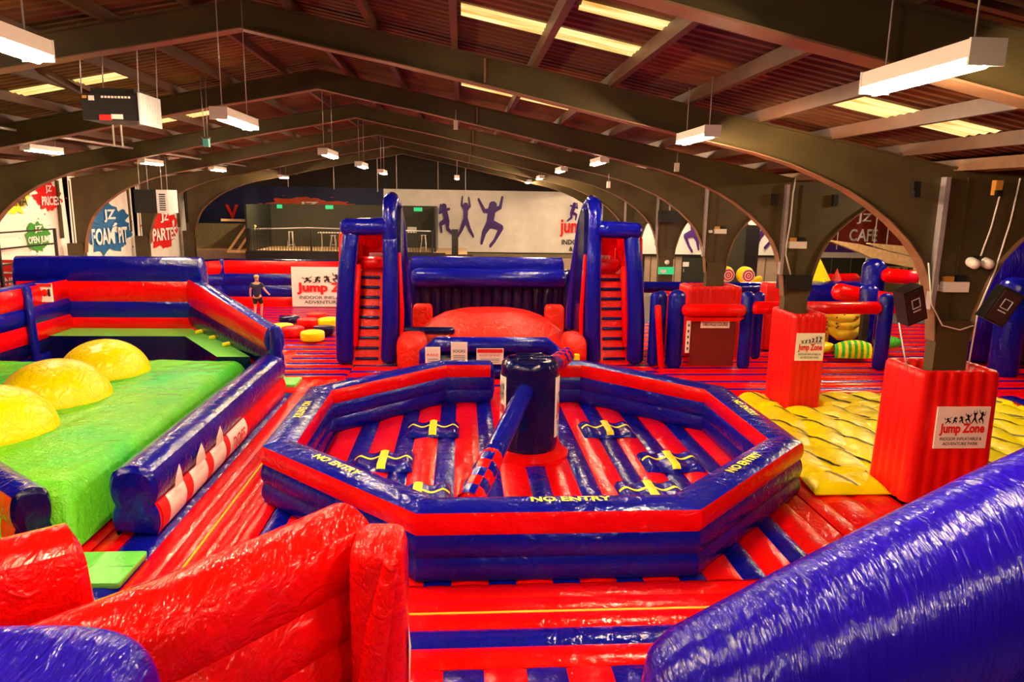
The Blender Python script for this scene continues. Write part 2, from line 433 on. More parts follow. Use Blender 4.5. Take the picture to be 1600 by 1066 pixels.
# steel portal frames
HP = [(0, 7.47), (1.15, 7.24), (2.2, 7.05), (4.0, 6.68), (5.7, 6.31), (7.0, 6.04), (8.0, 5.83), (8.6, 5.67), (9.1, 5.48), (9.6, 5.27), (10.0, 5.04), (10.4, 4.76), (10.75, 4.45), (11.0, 4.16), (11.15, 3.88), (11.25, 3.6), (11.36, 3.2), (11.42, 2.75)]
def frame_template():
    y = 0; T = thing('steel_portal_frame', 'tmp', 'steel frame', (CX, 0, -.3), 'steel portal frames across the hall')
    def bay(rx, side):  # half bay
        P = [(rx+side*x, z) for x, z in HP]
        top = [(rx, 7.87), (rx+side*11.73, 7.87-.195*11.73)]
        poly = [top[0], top[1], (rx+side*11.73, 2.75)]+P[::-1]
        return P, top, poly
    for brx, bn in ((RX, ''), (RX2, '')):
        web = MB(); bf = MB(); tf = MB()
        outl = None
        for rx, side in ((brx, -1), (brx, 1)):
            P, top, poly = bay(rx, side)
            web.prism(poly, lambda u, v, d: (u, d, v), -.015, .015, STEEL)
            for a, b in zip(P, P[1:]):
                d = Vector((b[0]-a[0], 0, b[1]-a[1])); n = Vector((d.z, 0, -d.x)).normalized()*.018
                if n.z > 0: n = -n
                e = d.normalized()*.004
                a = (a[0]-e.x, a[1]-e.z); b = (b[0]+e.x, b[1]+e.z)
                vs = [(a[0], -.13, a[1]), (a[0], .13, a[1]), (b[0], .13, b[1]), (b[0], -.13, b[1])]
                vs2 = [(v[0]+n.x, v[1], v[2]+n.z) for v in vs]
                bf.add(vs+vs2, [(0, 1, 2, 3), (7, 6, 5, 4), (0, 4, 5, 1), (1, 5, 6, 2), (2, 6, 7, 3), (3, 7, 4, 0)], FLANGE, True)
            a, b = top
            c = Vector(((a[0]+b[0])/2, 0, (a[1]+b[1])/2)); d = Vector((b[0]-a[0], 0, b[1]-a[1])); n = Vector((-d.z, 0, d.x)).normalized()
            tf.obox(c, d, (0, .24, 0), n*.025, STEEL)
        web.build('web_plate', T); bf.build('lower_flange', T); tf.build('upper_flange', T)
    sg = MB(); sg.box(RX+3.63, RX+3.66, -.11, .11, 6.78, 7.14, FLANGE); sg.build('web_stiffener', T)
    for x in (CX, LX+.05, RX2+11.68):
        c = MB(); c.box(x-.30, x+.30, -.13, .13, -.3, 3.1, STEEL); c.box(x-.33, x+.33, -.16, .16, -.3, -.24, STEEL)
        c.build('column', T)
        g = MB(); g.box(x-.50, x-.42, -.16, -.02, 3.3, 5.5, GALV if x == CX else STEEL); g.box(x-.05, x-.03, -.06, -.02, 2.9, 5.5, STEEL); g.build('stiffener', T)
    return T
fr_lab = {-1: 'nearest steel portal frame, its rafter crossing the top right corner of the view',
          0: 'steel portal frame whose column carries the two tilted black speakers',
          1: 'steel portal frame second along, its column strapped in black above a red pad',
          2: 'steel portal frame third along, standing behind the maroon doorway panel',
          3: 'steel portal frame fourth along, with the green exit sign on its column',
          4: 'steel portal frame between the foam pit banner and the parties banner',
          5: 'farthest steel portal frame before the back wall banners'}
T0 = frame_template(); T0.location = (CX, YF(0), -.3); T0['label'] = fr_lab[0]
for k in (-1, 1, 2, 3, 4, 5): copy_tree(T0, loc=(CX, YF(k), -.3), label=fr_lab[k])

# purlins
def purlin(x, lab):
    mb = MB(); z = zroof(x); mb.box(x-.035, x+.035, Y0+.1, YB, z-.17, z-.002, PURL); mb.box(x-.035, x+.06, Y0+.1, YB, z-.185, z-.17, PURL)
    return tag(mb.build('roof_purlin'), lab, 'roof beam', 'purlins under the roof sheets')
ords = ['first', 'second', 'third', 'fourth', 'fifth', 'sixth', 'seventh', 'eighth', 'ninth']
for n in range(9):
    purlin(RX+.73+1.22*n, 'steel roof purlin, %s one right of the ridge' % ords[n])
    purlin(RX-.73-1.22*n, 'steel roof purlin, %s one left of the ridge' % ords[n])
for n in range(8):
    purlin(CX+1.1+1.22*n, 'steel roof purlin over the right aisle, %s from the valley gutter' % ords[n])
mb = MB(); z = zroof(CX)
mb.box(CX-.28, CX+.28, Y0+.1, YB, z-.16, z-.13, FLANGE); mb.box(CX-.30, CX-.28, Y0+.1, YB, z-.16, z+.02, FLANGE); mb.box(CX+.28, CX+.30, Y0+.1, YB, z-.16, z+.02, FLANGE)
tag(mb.build('valley_gutter'), 'long valley gutter running over the column heads on the right', 'gutter')
# cable tray
T = thing('cable_tray', 'long grey cable tray hanging under the right roof slope', 'cable tray', (3.95, 20, 6.95))
mb = MB(); mb.box(3.88, 4.05, 4.5, 46, 6.93, 6.94, GALV); mb.box(3.87, 3.88, 4.5, 46, 6.93, 7.03, GALV); mb.box(4.05, 4.06, 4.5, 46, 6.93, 7.03, GALV); mb.build('trough', T)
mb = MB(); mb.box(3.89, 4.04, 4.5, 46, 7.03, 7.034, PURL); mb.build('lid', T)
for i in range(18):
    y = 5.2+2.3*i; mb = MB(); zt = zroof(3.96)
    if i > 9 and i % 2: continue
    mb.tube([(3.96, y, 7.02), (3.96, y, zt)], .006, BLK, 6, rnd=False); mb.box(3.86, 4.07, y-.02, y+.02, 6.925, 6.93, BLK); mb.build('hanger', T)
# pipes
def pipe(name, label, pts, r, mat, hang=None, cat='pipe'):
    T = thing(name, label, cat, pts[0]); MB().tube(pts, r, mat, 8, rnd=False).build('tube', T)
    for y in (hang or []):
        x = pts[0][0]; MB().tube([(x, y, pts[0][2]), (x, y, zroof(x))], .008, GALV, 6, rnd=False).build('hanger', T)
pipe('service_pipe', 'thin pale pipe hanging lengthwise under the left roof slope', [(-10.1, 8, 6.4), (-10.1, 46, 6.4)], .035, GALV, [14.5, 17, 20, 23, 26, 32, 38])

# ================================================================== LIGHTS
def lamp(x, y, z, L, label, broad=False):
    T = thing('strip_light', label, 'ceiling light', (x, y, z), 'fluorescent strip lights')
    w = .115
    mb = MB(); mb.box(x-w, x+w, y-L/2, y+L/2, z+.05, z+.16, WHT); mb.box(x-w-.004, x+w+.004, y-L/2-.02, y-L/2, z-.0, z+.165, WHT); mb.box(x-w-.004, x+w+.004, y+L/2, y+L/2+.02, z-.0, z+.165, WHT)
    mb.build('housing', T)
    MB().tube([(x, y-L/2, z+.02), (x, y+L/2, z+.02)], .035 if not broad else .045, LAMP, 10, rnd=False).build('tube', T)
    for dy in (-L*.4, L*.4):
        MB().tube([(x, y+dy, z+.16), (x, y+dy, zroof(x))], .007, GALV, 6, rnd=False).build('hanger', T)
for (x, y, z, lab) in [
    (3.24, 5.12, 5.87, 'largest glowing strip light, top right of the view'),
    (3.45, 10.75, 5.91, 'second glowing strip light of the right row, level with a haunched beam'),
    (3.66, 19.6, 6.0, 'third glowing strip light of the right row'),
    (3.4, 25.2, 6.0, 'fourth glowing strip light of the right row'),
    (3.6, 33.8, 6.0, 'farthest glowing strip light of the right row'),
    (-3.28, 5.4, 6.0, 'glowing strip light cut by the left edge of the view at top'),
    (-3.22, 10.9, 6.0, 'glowing strip light right of the hanging black heater'),
    (-3.3, 18.6, 6.0, 'third glowing strip light of the ridge row'),
    (-3.3, 24.6, 6.0, 'fourth glowing strip light of the ridge row'),
    (-3.25, 30.5, 6.0, 'farthest glowing strip light of the ridge row'),
    (-10.4, 19.2, 6.0, 'strip light nearest the left edge, below the heater'),
    (-10.3, 25.3, 6.0, 'glowing strip light above the grey air unit'),
    (-9.8, 30.4, 6.0, 'glowing strip light below the small turquoise sensor'),
    (-.25, 36.0, 6.0, 'small far strip light over the jumping figures banner')]:
    lamp(x, y, z, 1.22 if x == 3.24 else 1.3 if x == 3.45 else 1.45, lab)
for (x, y, z, lab) in [(14.5, 14.5, 6.0, 'strip light of the right aisle nearest the camera'), (14.5, 22, 6.0, 'strip light of the right aisle over the maze'), (14.5, 31, 6.0, 'strip light of the right aisle near the cafe'), (-10.2, 8.5, 6.0, 'strip light over the green slide bed'), (20, 26, 6, 'strip light in front of the cafe banner'), (14.5, 40, 6, 'strip light by the far white banner'), (12.5, 44, 6, 'added strip light brightening the right aisle end wall banner'), (19, 44, 6, 'added strip light brightening the cafe end of the end wall banner'), (3.7, 41, 6, 'strip light by the back wall, right row'), (-9.5, 40, 6, 'strip light above the dark gallery'), (3.7, -.5, 6, 'strip light behind the viewing point, right row'), (-3.3, -.5, 6, 'strip light behind the viewing point, ridge row')]:  # the pair before the right end wall is added to brighten its banner
    lamp(x, y, z, 1.45, lab)

# heater
T = thing('unit_heater', 'black box heater with grey end panel hanging below the roof', 'heater', (-5.3, 12.3, 6.1))
mb = MB(); mb.box(-5.85, -5.0, 12.0, 12.75, 6.13, 6.52, BLK); mb.box(-5.75, -5.1, 12.1, 12.7, 6.52, 6.62, BLK); mb.build('casing', T)
mb = MB(); mb.box(-5.0, -4.97, 11.98, 12.77, 6.08, 6.55, GREY)
for i in range(7): mb.box(-4.97, -4.955, 12.06+.1*i, 12.1+.1*i, 6.14, 6.5, GREY)
mb.build('end_panel', T)
mb = MB(); mb.box(-5.74, -5.66, 11.985, 12, 6.42, 6.49, WHT); mb.box(-5.6, -5.42, 11.985, 12, 6.13, 6.21, REDP); mb.box(-5.42, -5.25, 11.985, 12, 6.15, 6.22, WHT); mb.box(-5.83, -5.77, 11.985, 12, 6.45, 6.49, ORB)
for i in range(9): mb.box(-5.55+.05*i, -5.52+.05*i, 11.985, 12, 6.46, 6.49, WHT)
mb.build('warning_label', T)
for x in (-5.85, -5.0):
    for y in (12.02, 12.72): MB().tube([(x, y, 6.5), (x+.05, y, zroof(x))], .009, GALV, 6, rnd=False).build('hanger', T)
MB().tube([(-5.85, 12.4, 6.5), (-6.1, 12.4, 6.62), (-6.6, 12.4, 6.9), (-6.9, 12.4, 7.2)], .07, PURL, 10).build('flue', T)
# twin conduits below the heater
for i, x in enumerate((-7.9, -7.72)):
    tag(MB().tube([(x, 17.5, 6.08), (x, 17.5, 7.1)], .02, WHT, 8, rnd=False).build('conduit_drop'), 'pale conduit drop below the heater, %s of the pair' % ('left' if i == 0 else 'right'), 'conduit', 'paired conduit drops')
# AC unit on the left
T = thing('air_unit', 'dark grey boxed air unit with louvred end under the left arch', 'air unit', (-11.6, 28, 4.35))
MB().box(-12.1, -11.3, 28, 29, 4.34, 5.2, BLK).build('casing', T)
mb = MB(); mb.box(-11.3, -10.9, 28.0, 28.95, 4.34, 5.2, GREY)
for i in range(8): mb.box(-11.2, -10.98, 27.98, 28.0, 4.45+.08*i, 4.49+.08*i, BLK)
mb.build('louvre', T)
for x in (-12.0, -11.7, -11.2, -11.0): MB().tube([(x, 28.3, 5.2), (x, 28.3, zroof(x)-.0)], .012, GALV, 6, rnd=False).build('hanger', T)
# small hanging devices
T = thing('motion_sensor', 'small hanging sensor with turquoise body below the ridge row', 'sensor', (-5.7, 17.5, 6))
px, py, pz = -5.55, 16.6, 6.05
mb = MB(); mb.box(px-.06, px+.06, py-.06, py+.06, pz, pz+.17, plain('turquoise_plastic', (.1, .5, .5), .4)); mb.build('body', T)
mb = MB(); mb.tube([(px, py, pz+.17), (px, py, pz+.21)], .09, PURL, 12, rnd=False); mb.build('cap', T)
for d in (-.03, .03): MB().tube([(px+d, py, pz+.2), (px+d*2, py, zroof(px))], .007, GALV, 6, rnd=False).build('hanger', T)
for (x, y, z, lab) in [(-.15, 17.5, 6.62, 'white security camera clipped to the third rafter flange'), (4.6, 22.9, 5.45, 'white security camera under the right haunch, farther one'), (5.1, 17.3, 5.75, 'small white box hanging from a right haunch')]:
    T = thing('ceiling_camera', lab, 'camera', (x, y, z)); mb = MB(); mb.box(x-.05, x+.05, y-.05, y+.05, z, z+.2, WHT); mb.build('body', T)
    MB().tube([(x, y, z+.2), (x, y, min(z+.45, zroof(x)))], .012, GALV, 6, rnd=False).build('bracket', T)

# ================================================================== WALL GRAPHICS
def wave(o, ux, nrm, amp=.05, fr=1.3, ph=0):
    o = Vector(o); ux = Vector(ux).normalized(); nrm = Vector(nrm).normalized()
    def f(u, v, d):
        a = amp*(math.sin(u*fr+ph)+.5*math.sin(u*fr*2.7+v*.8+ph*2)+.25*math.sin(u*fr*5.1-v))
        return tuple(o+ux*u+Vector((0, 0, v))+nrm*(a+d))
    return f
# left side banners between columns (facing +x)
XB = -15.55
def left_banner(y0, y1, z0, z1, label, items, ph):
    w = y1-y0; wp = wave((XB, y0, z0), (0, 1, 0), (1, 0, 0), .05, 1.6, ph)
    T = thing('wall_banner', label, 'banner', (XB, (y0+y1)/2, z0), 'white banners hung along the left wall')
    mb = MB(); sheet(mb, wp, w, z1-z0, CREAM, 40, 14); mb.build('cloth', T)
    pr = MB()
    for (u, v, ru, rv, mat, sd, lines) in items:
        splat(pr, wp, u, v, ru, rv, mat, sd, .04)
        for (t, tu, tv, tw, th_, tm) in lines: put_text(pr, wp, t, u+tu, v+tv, tw, th_, tm, .10, .03)
    pr.build('print', T)
left_banner(22.6, 29.95, .9, 6.1, 'white banner with yellow, red and green paint splats', [
    (3.75, 4.0, 1.05, .75, YELP, 3, [('PLAY', -.5, .12, 1.0, .3, BLACK), ('ARENA', -.7, -.35, 1.5, .4, BLACK)]),
    (6.1, 3.98, 1.15, .62, REDP, 5, [('JZ', -.25, .12, .5, .3, WHITE), ('PRICES', -.7, -.32, 1.45, .34, WHITE)]),
    (5.05, 2.55, .95, .6, GRNP, 8, [('JZ', -.22, .12, .45, .27, WHITE), ('OPEN JUMP', -.75, -.3, 1.5, .32, WHITE)])], 0)
left_banner(30.1, 35.85, .7, 6.2, 'white banner with one big blue foam pit splat', [
    (3.1, 2.8, 2.35, 1.25, BLUP, 11, [('JZ', -.4, .3, .85, .55, WHITE), ('FOAM PIT', -1.6, -.65, 3.1, .72, WHITE)])], 1.1)
left_banner(36.0, 42.3, .7, 6.2, 'white banner with a big red parties splat', [
    (3.0, 2.6, 2.4, 1.15, REDP, 14, [('JZ', -.4, .3, .9, .5, WHITE), ('PARTIES', -1.4, -.6, 2.9, .65, WHITE)])], 2.3)
T = thing('folded_sign', 'red and white sign board standing behind the slide pit at the left edge', 'sign', (-14.8, 24.4, -.3))
mb = MB(); mb.box(-15.3, -14.55, 24.5, 24.55, -.25, 2.86, REDP); mb.build('board', T)
mb = MB(); wq = flatwarp((-15.3, 24.5, 2.0), (1, 0, 0), (0, 0, 1), (0, -1, 0)); put_text(mb, wq, 'ZONE', .05, .03, .66, .26, WHITE, .01, .02); mb.box(-15.25, -14.6, 24.48, 24.5, 2.42, 2.47, WHITE); mb.box(-15.25, -14.6, 24.48, 24.5, 2.7, 2.76, WHITE); mb.build('lettering', T)

# metal rack bars at far left
T = thing('metal_shelf_rack', 'black metal rack with four rails in front of the left banner', 'rack', (-14.3, 26, 0))
for z in (2.2, 2.75, 3.25, 3.75): MB().box(-14.36, -14.3, 23.4, 26.6, z, z+.05, BLK).build('rail', T)
MB().box(-14.36, -14.28, 26.6, 26.68, -.3, 3.8, BLK).build('upright', T); MB().box(-14.36, -14.28, 23.4, 23.48, -.3, 3.8, BLK).build('upright', T)

YW = YB-.25
def back_banner(x0, x1, z0, z1, label, mat, figs, splats, texts, ph=0, amp=.05):
    w = x1-x0; wp = wave((x0, YW, z0), (1, 0, 0), (0, -1, 0), amp, .9, ph)
    T = thing('wall_banner', label, 'banner', ((x0+x1)/2, YW, z0))
    mb = MB(); sheet(mb, wp, w, z1-z0, mat, 50, 8); mb.build('cloth', T)
    for s_ in splats: pr = MB(); splat(pr, wp, *s_, off=.06); pr.build('paint_splat', T)
    for (k, u, v, fw, fh, fl, fm) in figs: pr = MB(); figure(pr, wp, k, u, v, fw, fh, fm, .09, fl); pr.build('jumper_silhouette', T)
    for t in texts: pr = MB(); put_text(pr, wp, *t, off=.11, bold=.03); pr.build('lettering', T)
back_banner(-4.9, 8.1, 1.75, 5.62, 'wide white banner with purple jumping figures on the back wall', CREAM,
    [(3, 3.15, 1.05, 1.35, 2.1, False, PURP), (1, 4.5, .95, 1.25, 2.5, False, PURP), (2, 5.75, .4, 2.0, 3.05, False, PURP), (3, 11.5, 2.0, 1.0, 1.3, True, PURP)], [],
    [('jump', 11.15, 1.0, 1.85, 1.15, REDP), ('INDOOR', 11.3, .55, 1.6, .32, BLACK), ('& ADV', 11.8, .12, 1.1, .3, BLACK)])
# keep only what fits on the banner width by a second cloth continuing right
back_banner(9.0, 24.0, 1.75, 5.9, 'white banner with purple jumpers on the right aisle end wall', WHITE,
    [(2, 5.2, .2, 1.5, 2.6, True, PURP), (3, 8.4, .9, 1.7, 2.4, False, PURP), (2, 9.9, .5, 2.0, 2.7, False, PURP)], [], [], 1.0, .03)
back_banner(-17.0, -4.9, 2.3, 5.65, 'dark blue banner with an orange red splat above the gallery', NAVYP, [],
    [(7.4, 2.0, 3.0, .85, plain('orange_print', (.62, .06, .01), .5), 21)], [('JZ', 6.9, 2.0, 1.2, .45, WHITE), ('V', 2.4, 1.3, .8, .9, REDP)], 2)
# lower part of the back wall: plaster band and doors
m = MB(); m.box(-24, 8.2, YB-.16, YB, -.3, 1.68, plain('khaki_wall', (.25, .19, .09), .7, noise_amt=.1)); struct('baseboard_back', m)
m = MB(); m.box(8.2, 32, YB-.16, YB, -.3, 1.66, BEIGE); struct('trim_1', m)
m = MB(); m.box(8.2, 32, YB-.3, YB-.16, 1.62, 1.74, BLK); struct('trim_2', m)
for i, (xa, xb, mt) in enumerate([(9.6, 11.9, BLK), (14.4, 16.3, DARK)]):
    o = MB().box(xa, xb, YB-.24, YB-.14, -.3, 1.6, mt).build('door_%d' % (i+1)); o['kind'] = 'structure'
    h = MB().box(xa+.1, xa+.14, YB-.28, YB-.24, .6, .8, GREY).build('door_handle', o)
    p = MB().box(xa+.05, xa+.45, YB-.26, YB-.24, .95, 1.25, WHITE).build('notice', o)
for i, x in enumerate((12.3, 13.1, 13.9, 17.2, 18.6, 20.0)):
    tag(MB().box(x, x+.06, YB-.2, YB-.16, -.3, 1.6, FLANGE).build('trim_%d' % (i+3)), None, None, kind='structure')
tag(MB().box(18.5, 18.9, YB-.35, YB-.2, .6, 1.5, WHITE).build('hand_dryer'), 'white narrow dispenser on the beige end wall', 'dispenser')
tag(MB().sellip((13.3, YB-.27, 1.05), (.16, .12, .4), YELL, .6, .8).build('yellow_dispenser'), 'yellow upright dispenser beside the far dark door', 'dispenser')
# dark partition column in right aisle
T = thing('partition_screen', 'tall dark green partition box standing in the right aisle', 'partition', (13.6, 35, -.3))
MB().box(13.0, 14.0, 35, 37.5, -.3, 4.0, OLIVE).build('panel', T); MB().box(14.0, 14.7, 35, 37.5, -.3, 4.0, BLK).build('end_panel', T)
# balcony
T = thing('viewing_gallery', 'dark raised viewing gallery with railing in front of the back wall', 'gallery', (-6.3, 40, -.3))
mb = MB(); mb.box(-11.4, .3, 39.5, 44.5, 1.9, 2.1, WOODF); mb.build('deck', T)
mb = MB(); mb.box(-11.5, -.9, 39.35, 39.5, 1.75, 2.17, BLK); mb.box(-.9, .6, 39.35, 39.5, 1.55, 2.1, plain('brown_fascia', (.05, .01, .006), .4)); mb.build('fascia', T)
mb = MB(); mb.box(-11.5, -1.5, 44.5, 44.6, 2.1, 4.62, OLIVE); mb.box(-11.5, -11.4, 39.6, 44.6, 2.1, 4.6, DARK); mb.build('back_wall', T)
mb = MB(); mb.box(-1.56, -1.46, 41, 44.6, 2.1, 4.55, BLK); mb.build('end_wall', T)
for x in (-11.2, -8.2, -4.2, 0.1): MB().box(x-.1, x+.1, 39.9, 40.1, -.3, 1.9, BLK).build('post', T)
rl = MB(); rl.tube([(-11.3, 44, 3.2), (-11.1, 39.6, 3.3), (-8.2, 39.45, 3.42), (-1.6, 39.45, 3.32)], .035, GREY, 8, rnd=False); rl.build('handrail', T)
for i in range(64):
    x = -11.2+.15*i; MB().box(x-.014, x+.014, 39.42, 39.45, 2.15, 3.34, DARK).build('baluster', T)
MB().box(-11.3, -1.6, 39.41, 39.46, 2.15, 2.2, BLK).build('bottom_rail', T)
for x in (-11.3, -8.05, -4.9, -1.6): MB().box(x-.05, x+.05, 39.38, 39.48, 2.1, 3.36, BLK).build('newel', T)
MB().box(-.55, -.2, 39.2, 39.5, 1.6, 3.45, BLK).build('corner_post', T)
def stool(x, y, z, lab, hgt=.8):
    T = thing('bar_stool', lab, 'stool', (x, y, z), 'metal bar stools on the gallery')
    MB().tube([(x, y, z+hgt-.03), (x, y, z+hgt)], .17, WHT, 12, rnd=False).build('seat', T)
    for a in (45, 135, 225, 315):
        c, s_ = math.cos(math.radians(a)), math.sin(math.radians(a))
        MB().tube([(x+c*.24, y+s_*.24, z), (x+c*.13, y+s_*.13, z+hgt-.03)], .022, WHT, 6, rnd=False).build('leg', T)
    mb = MB(); q = [(x+math.cos(math.radians(a))*.2, y+math.sin(math.radians(a))*.2, z+.25) for a in (45, 135, 225, 315, 45)]; mb.tube(q, .015, WHT, 6, rnd=False); mb.build('footring', T)
stool(-9.7, 42, 2.1, 'white metal bar stool at the left end of the gallery', 1.0)
stool(-7.4, 42.4, 2.1, 'bar stool left of centre under the gallery table')
stool(-6.3, 42.4, 2.1, 'bar stool right of centre under the gallery table')
stool(-2.15, 41, 2.1, 'pale bar stool at the right end of the gallery', .95)
T = thing('high_table', 'long white high table on the gallery', 'table', (-6.9, 41.8, 2.1))
MB().box(-8.1, -5.6, 41.5, 42.0, 3.05, 3.1, WHT).build('tabletop', T)
for x in (-7.9, -5.8): MB().box(x-.03, x+.03, 41.7, 41.76, 2.1, 3.05, WHT).build('leg', T)
for x, y, z, w, lab in [(-8.15, 44.4, 4.35, .45, 'small green exit sign on the gallery back wall, left one'), (-11.0, 44.4, 4.35, .3, 'small green sign at the gallery left corner'), (-2.9, 44.4, 4.3, .5, 'small green exit sign on the gallery back wall, right one')]:
    tag(MB().box(x, x+w, y, y+.08, z, z+.22, GREENL).build('exit_sign'), lab, 'exit sign', 'exit signs on the gallery')
tag(MB().box(-3.3, -2.75, 44.42, 44.5, 3.0, 3.35, WHITE).build('wall_notice'), 'white notice on the gallery back wall', 'notice')
# timber steps and platform at far left
T = thing('timber_steps', 'pale timber stair rails left of the gallery', 'stair', (-12.6, 41, 0))
for dx in (0, .5):
    mb = MB(); mb.obox((-12.4+dx, 41, 2.7), (1.1, 0, 1.5), (0, .1, 0), (-.1, 0, .07), WOOD); mb.build('stringer', T)
mb = MB(); mb.box(-12.9, -11.8, 40.8, 41.4, 1.95, 2.1, WOOD); mb.build('landing', T); MB().box(-13.2, -11.6, 41, 41.2, 3.65, 3.78, WOOD).build('top_rail', T)
T = thing('raised_platform', 'beige raised platform and block wall at the back left', 'platform', (-15, 42, -.3))
mb = MB(); mb.box(-17, -11.65, 42.5, 46, -.3, 1.95, BEIGE); mb.build('front', T)
mb = MB(); mb.box(-17, -11.65, 42.6, 46, 1.95, 2.05, WOODF); mb.build('deck', T)
mb = MB(); mb.box(-16.8, -12.2, 44.5, 45.5, 2.05, 3.4, plain('block_wall', (.28, .22, .1), .8, noise_amt=.2)); mb.build('block_wall', T)
tag(MB().box(-11.5, -4, 38.6, 38.9, -.3, 1.72, BEIGE).build('low_plaster_wall'), 'beige low wall running below the gallery', 'low wall')
tag(MB().box(-4, 8.1, 45.2, 45.6, -.3, 1.45, BEIGE).build('long_ledge'), 'beige ledge running below the jumping figures banner', 'ledge')

for i, (x, z) in enumerate([(-10, 5.6), (-7.4, 5.5), (-4.9, 5.4), (-3.8, 5.3), (-1.4, 5.6), (0.2, 5.2)]):
    tag(MB().tube([(x, 43.2, z), (x, 43.2, zroof(x))], .018, WHT, 6, rnd=False).build('hanging_rod'), 'thin pale rod hanging before the back wall, %s from the left' % ords[i], 'rod', 'thin rods hanging before the back wall')
# cafe
T = thing('cafe_front', 'cafe front with red cloth sign, white fascia and dark serving area', 'cafe', (24, 41, -.3))
wp = wave((20.3, 41, 2.75), (1, 0, 0), (0, -1, 0), .05, 2.2, .5)
mb = MB(); sheet(mb, wp, 10.5, 3.6, CAFE, 50, 8); c = mb.build('sign_cloth', T); c['label'] = 'red cloth sign with white cafe lettering'
pr = MB(); put_text(pr, wp, 'JZ', 2.62, 1.25, .85, .62, WHITE, .1, .02); put_text(pr, wp, 'CAFÉ', 2.25, .25, 1.68, .9, WHITE, .1, .02); pr.build('lettering', c)
mb = MB(); mb.box(19.8, 31, 40.7, 41.1, 2.05, 2.35, WHT); mb.build('fascia', T)
mb = MB(); mb.box(19.8, 31, 40.9, 41.0, 2.35, 2.8, PURP); mb.build('upper_strip', T)
mb = MB(); mb.box(19.8, 31, 42.5, 42.7, -.3, 2.1, OLIVE); mb.box(19.8, 19.9, 40.9, 42.5, -.3, 2.05, DARK)
mb.build('dark_recess', T)
for x in (22.2, 23.4): MB().box(x, x+.1, 41.9, 42.0, -.3, 2.05, DARK).build('post', T)
MB().box(22.3, 31, 41.0, 41.5, -.3, .9, plain('cafe_counter', (.3, .24, .1), .6)).build('counter', T)
s_ = MB().box(23.5, 24.6, 40.4, 40.6, 1.72, 2.1, plain('pale_sign', (.55, .68, .6), .5)).build('hanging_sign', T)
mb = MB(); wq = flatwarp((24.4, 40.4, 1.0), (1, 0, 0), (0, 0, 1), (0, -1, 0)); mb.box(24.4, 27.2, 40.42, 40.5, .95, 1.6, plain('olive_sign', (.5, .42, .2), .5)); put_text(mb, wq, 'CAFE', .25, .12, 2.2, .42, BLACK, .02, .01); mb.build('counter_sign', T)
for poly, y, lab in (([(17.89, 3.32), (17.89, 3.38), (19.26, 3.22), (22.54, 2.48), (23.6, 2.22), (23.6, 1.8), (22.6, 2.01), (20.43, 2.37), (19.41, 2.79)], 34, 'longer sloping pale timber board in front of the cafe sign'),
                     ([(20.2, 3.17), (20.2, 3.23), (22.07, 3.10), (23.4, 2.95), (23.4, 2.55), (22.53, 2.61), (21.18, 2.87)], 34.6, 'shorter pale timber board above and right of the long one')):
    mb = MB(); mb.prism(poly, lambda u, v, d: (u, y+d, v), 0, .4, WOOD); bo = tag(mb.build('timber_board'), lab, 'timber board', 'sloping timber boards in front of the cafe')
    MB().box(22.75, 22.95, y+.1, y+.3, -.12, 2.0 if y < 34.3 else 2.65, WOOD).build('support_post', bo)
    # timber post carrying the board
for x, y, z0, z1 in ((22.4, 38, 2.6, 5.2), (23.1, 38, 2.6, 5.2), (25, 38, 2.6, 5), (20.3, 38, 2.7, 4.2)):
    tag(MB().tube([(x, y, z0), (x, y, zroof(x))], .03, WHT, 6, rnd=False).build('drop_conduit'), None, 'conduit', 'thin conduits hanging in front of the cafe sign')['label'] = 'thin pale conduit at x offset %s' % x
for o in list(bpy.data.objects):
    if o.name.startswith('drop_conduit'): o['label'] = 'thin pale conduit hanging in front of the cafe sign'

# ================================================================== INFLATABLE FLOOR BEDS
def mat_bed(name, label, x0, x1, y0, y1, st, along='y', z=0, b=.05, skirt=RED, depth=.3):
    mb = MB(); bed(mb, x0, x1, y0, y1, st, along, z, b, depth, skirt)
    return tag(mb.build(name), label, 'inflatable floor', 'inflatable floor beds')
YLINE = plain('yellow_seam', (.9, .6, .02), .4)
# cross tubes in front of the octagon
mat_bed('floor_bed', 'red cross-tubed floor bed with one blue tube in front of the octagon', -3.05, 6.9, 7.05, 8.78,
        [(7.44, RED), (7.80, BLUE), (8.14, RED), (8.17, YLINE), (8.48, RED), (8.78, RED)], 'x')
mat_bed('floor_bed', 'striped floor bed at the bottom edge of the view', -3.05, 6.9, 2.6, 7.03,
        [(-2.55, BLUE), (-2.07, RED), (-1.6, BLUE), (-1.12, RED), (-.68, BLUE), (-.19, RED), (.25, BLUE), (.72, RED), (1.16, BLUE), (1.66, RED), (2.1, BLUE), (2.6, RED), (3.05, BLUE), (3.5, RED), (4, BLUE), (4.5, RED), (5, BLUE), (5.5, RED), (6.9, RED)], 'y')
st = []; x = -3.11
while x+.37 < 5.9: st += [(x+.37, BLUE), (min(x+.87, 5.95), RED)]; x += .87
mat_bed('floor_bed', 'red and blue striped bed carrying the octagon arena', -3.05, 5.95, 8.80, 18.6, [q for q in st if q[0] <= 5.951], 'y')
mat_bed('floor_bed', 'lengthwise red and blue lane with a yellow seam left of the octagon', -5.3, -3.07, 2.6, 18.6,
        [(-4.95, RED), (-4.42, BLUE), (-4.1, RED), (-3.85, RED), (-3.815, YLINE), (-3.55, RED), (-3.3, RED), (-3.07, RED)], 'y')
mat_bed('floor_bed', 'red floor under the green slide bed', -17, -5.32, 2.6, 24, alt(-17, -5.32, .6, RED, BLUE), 'y')
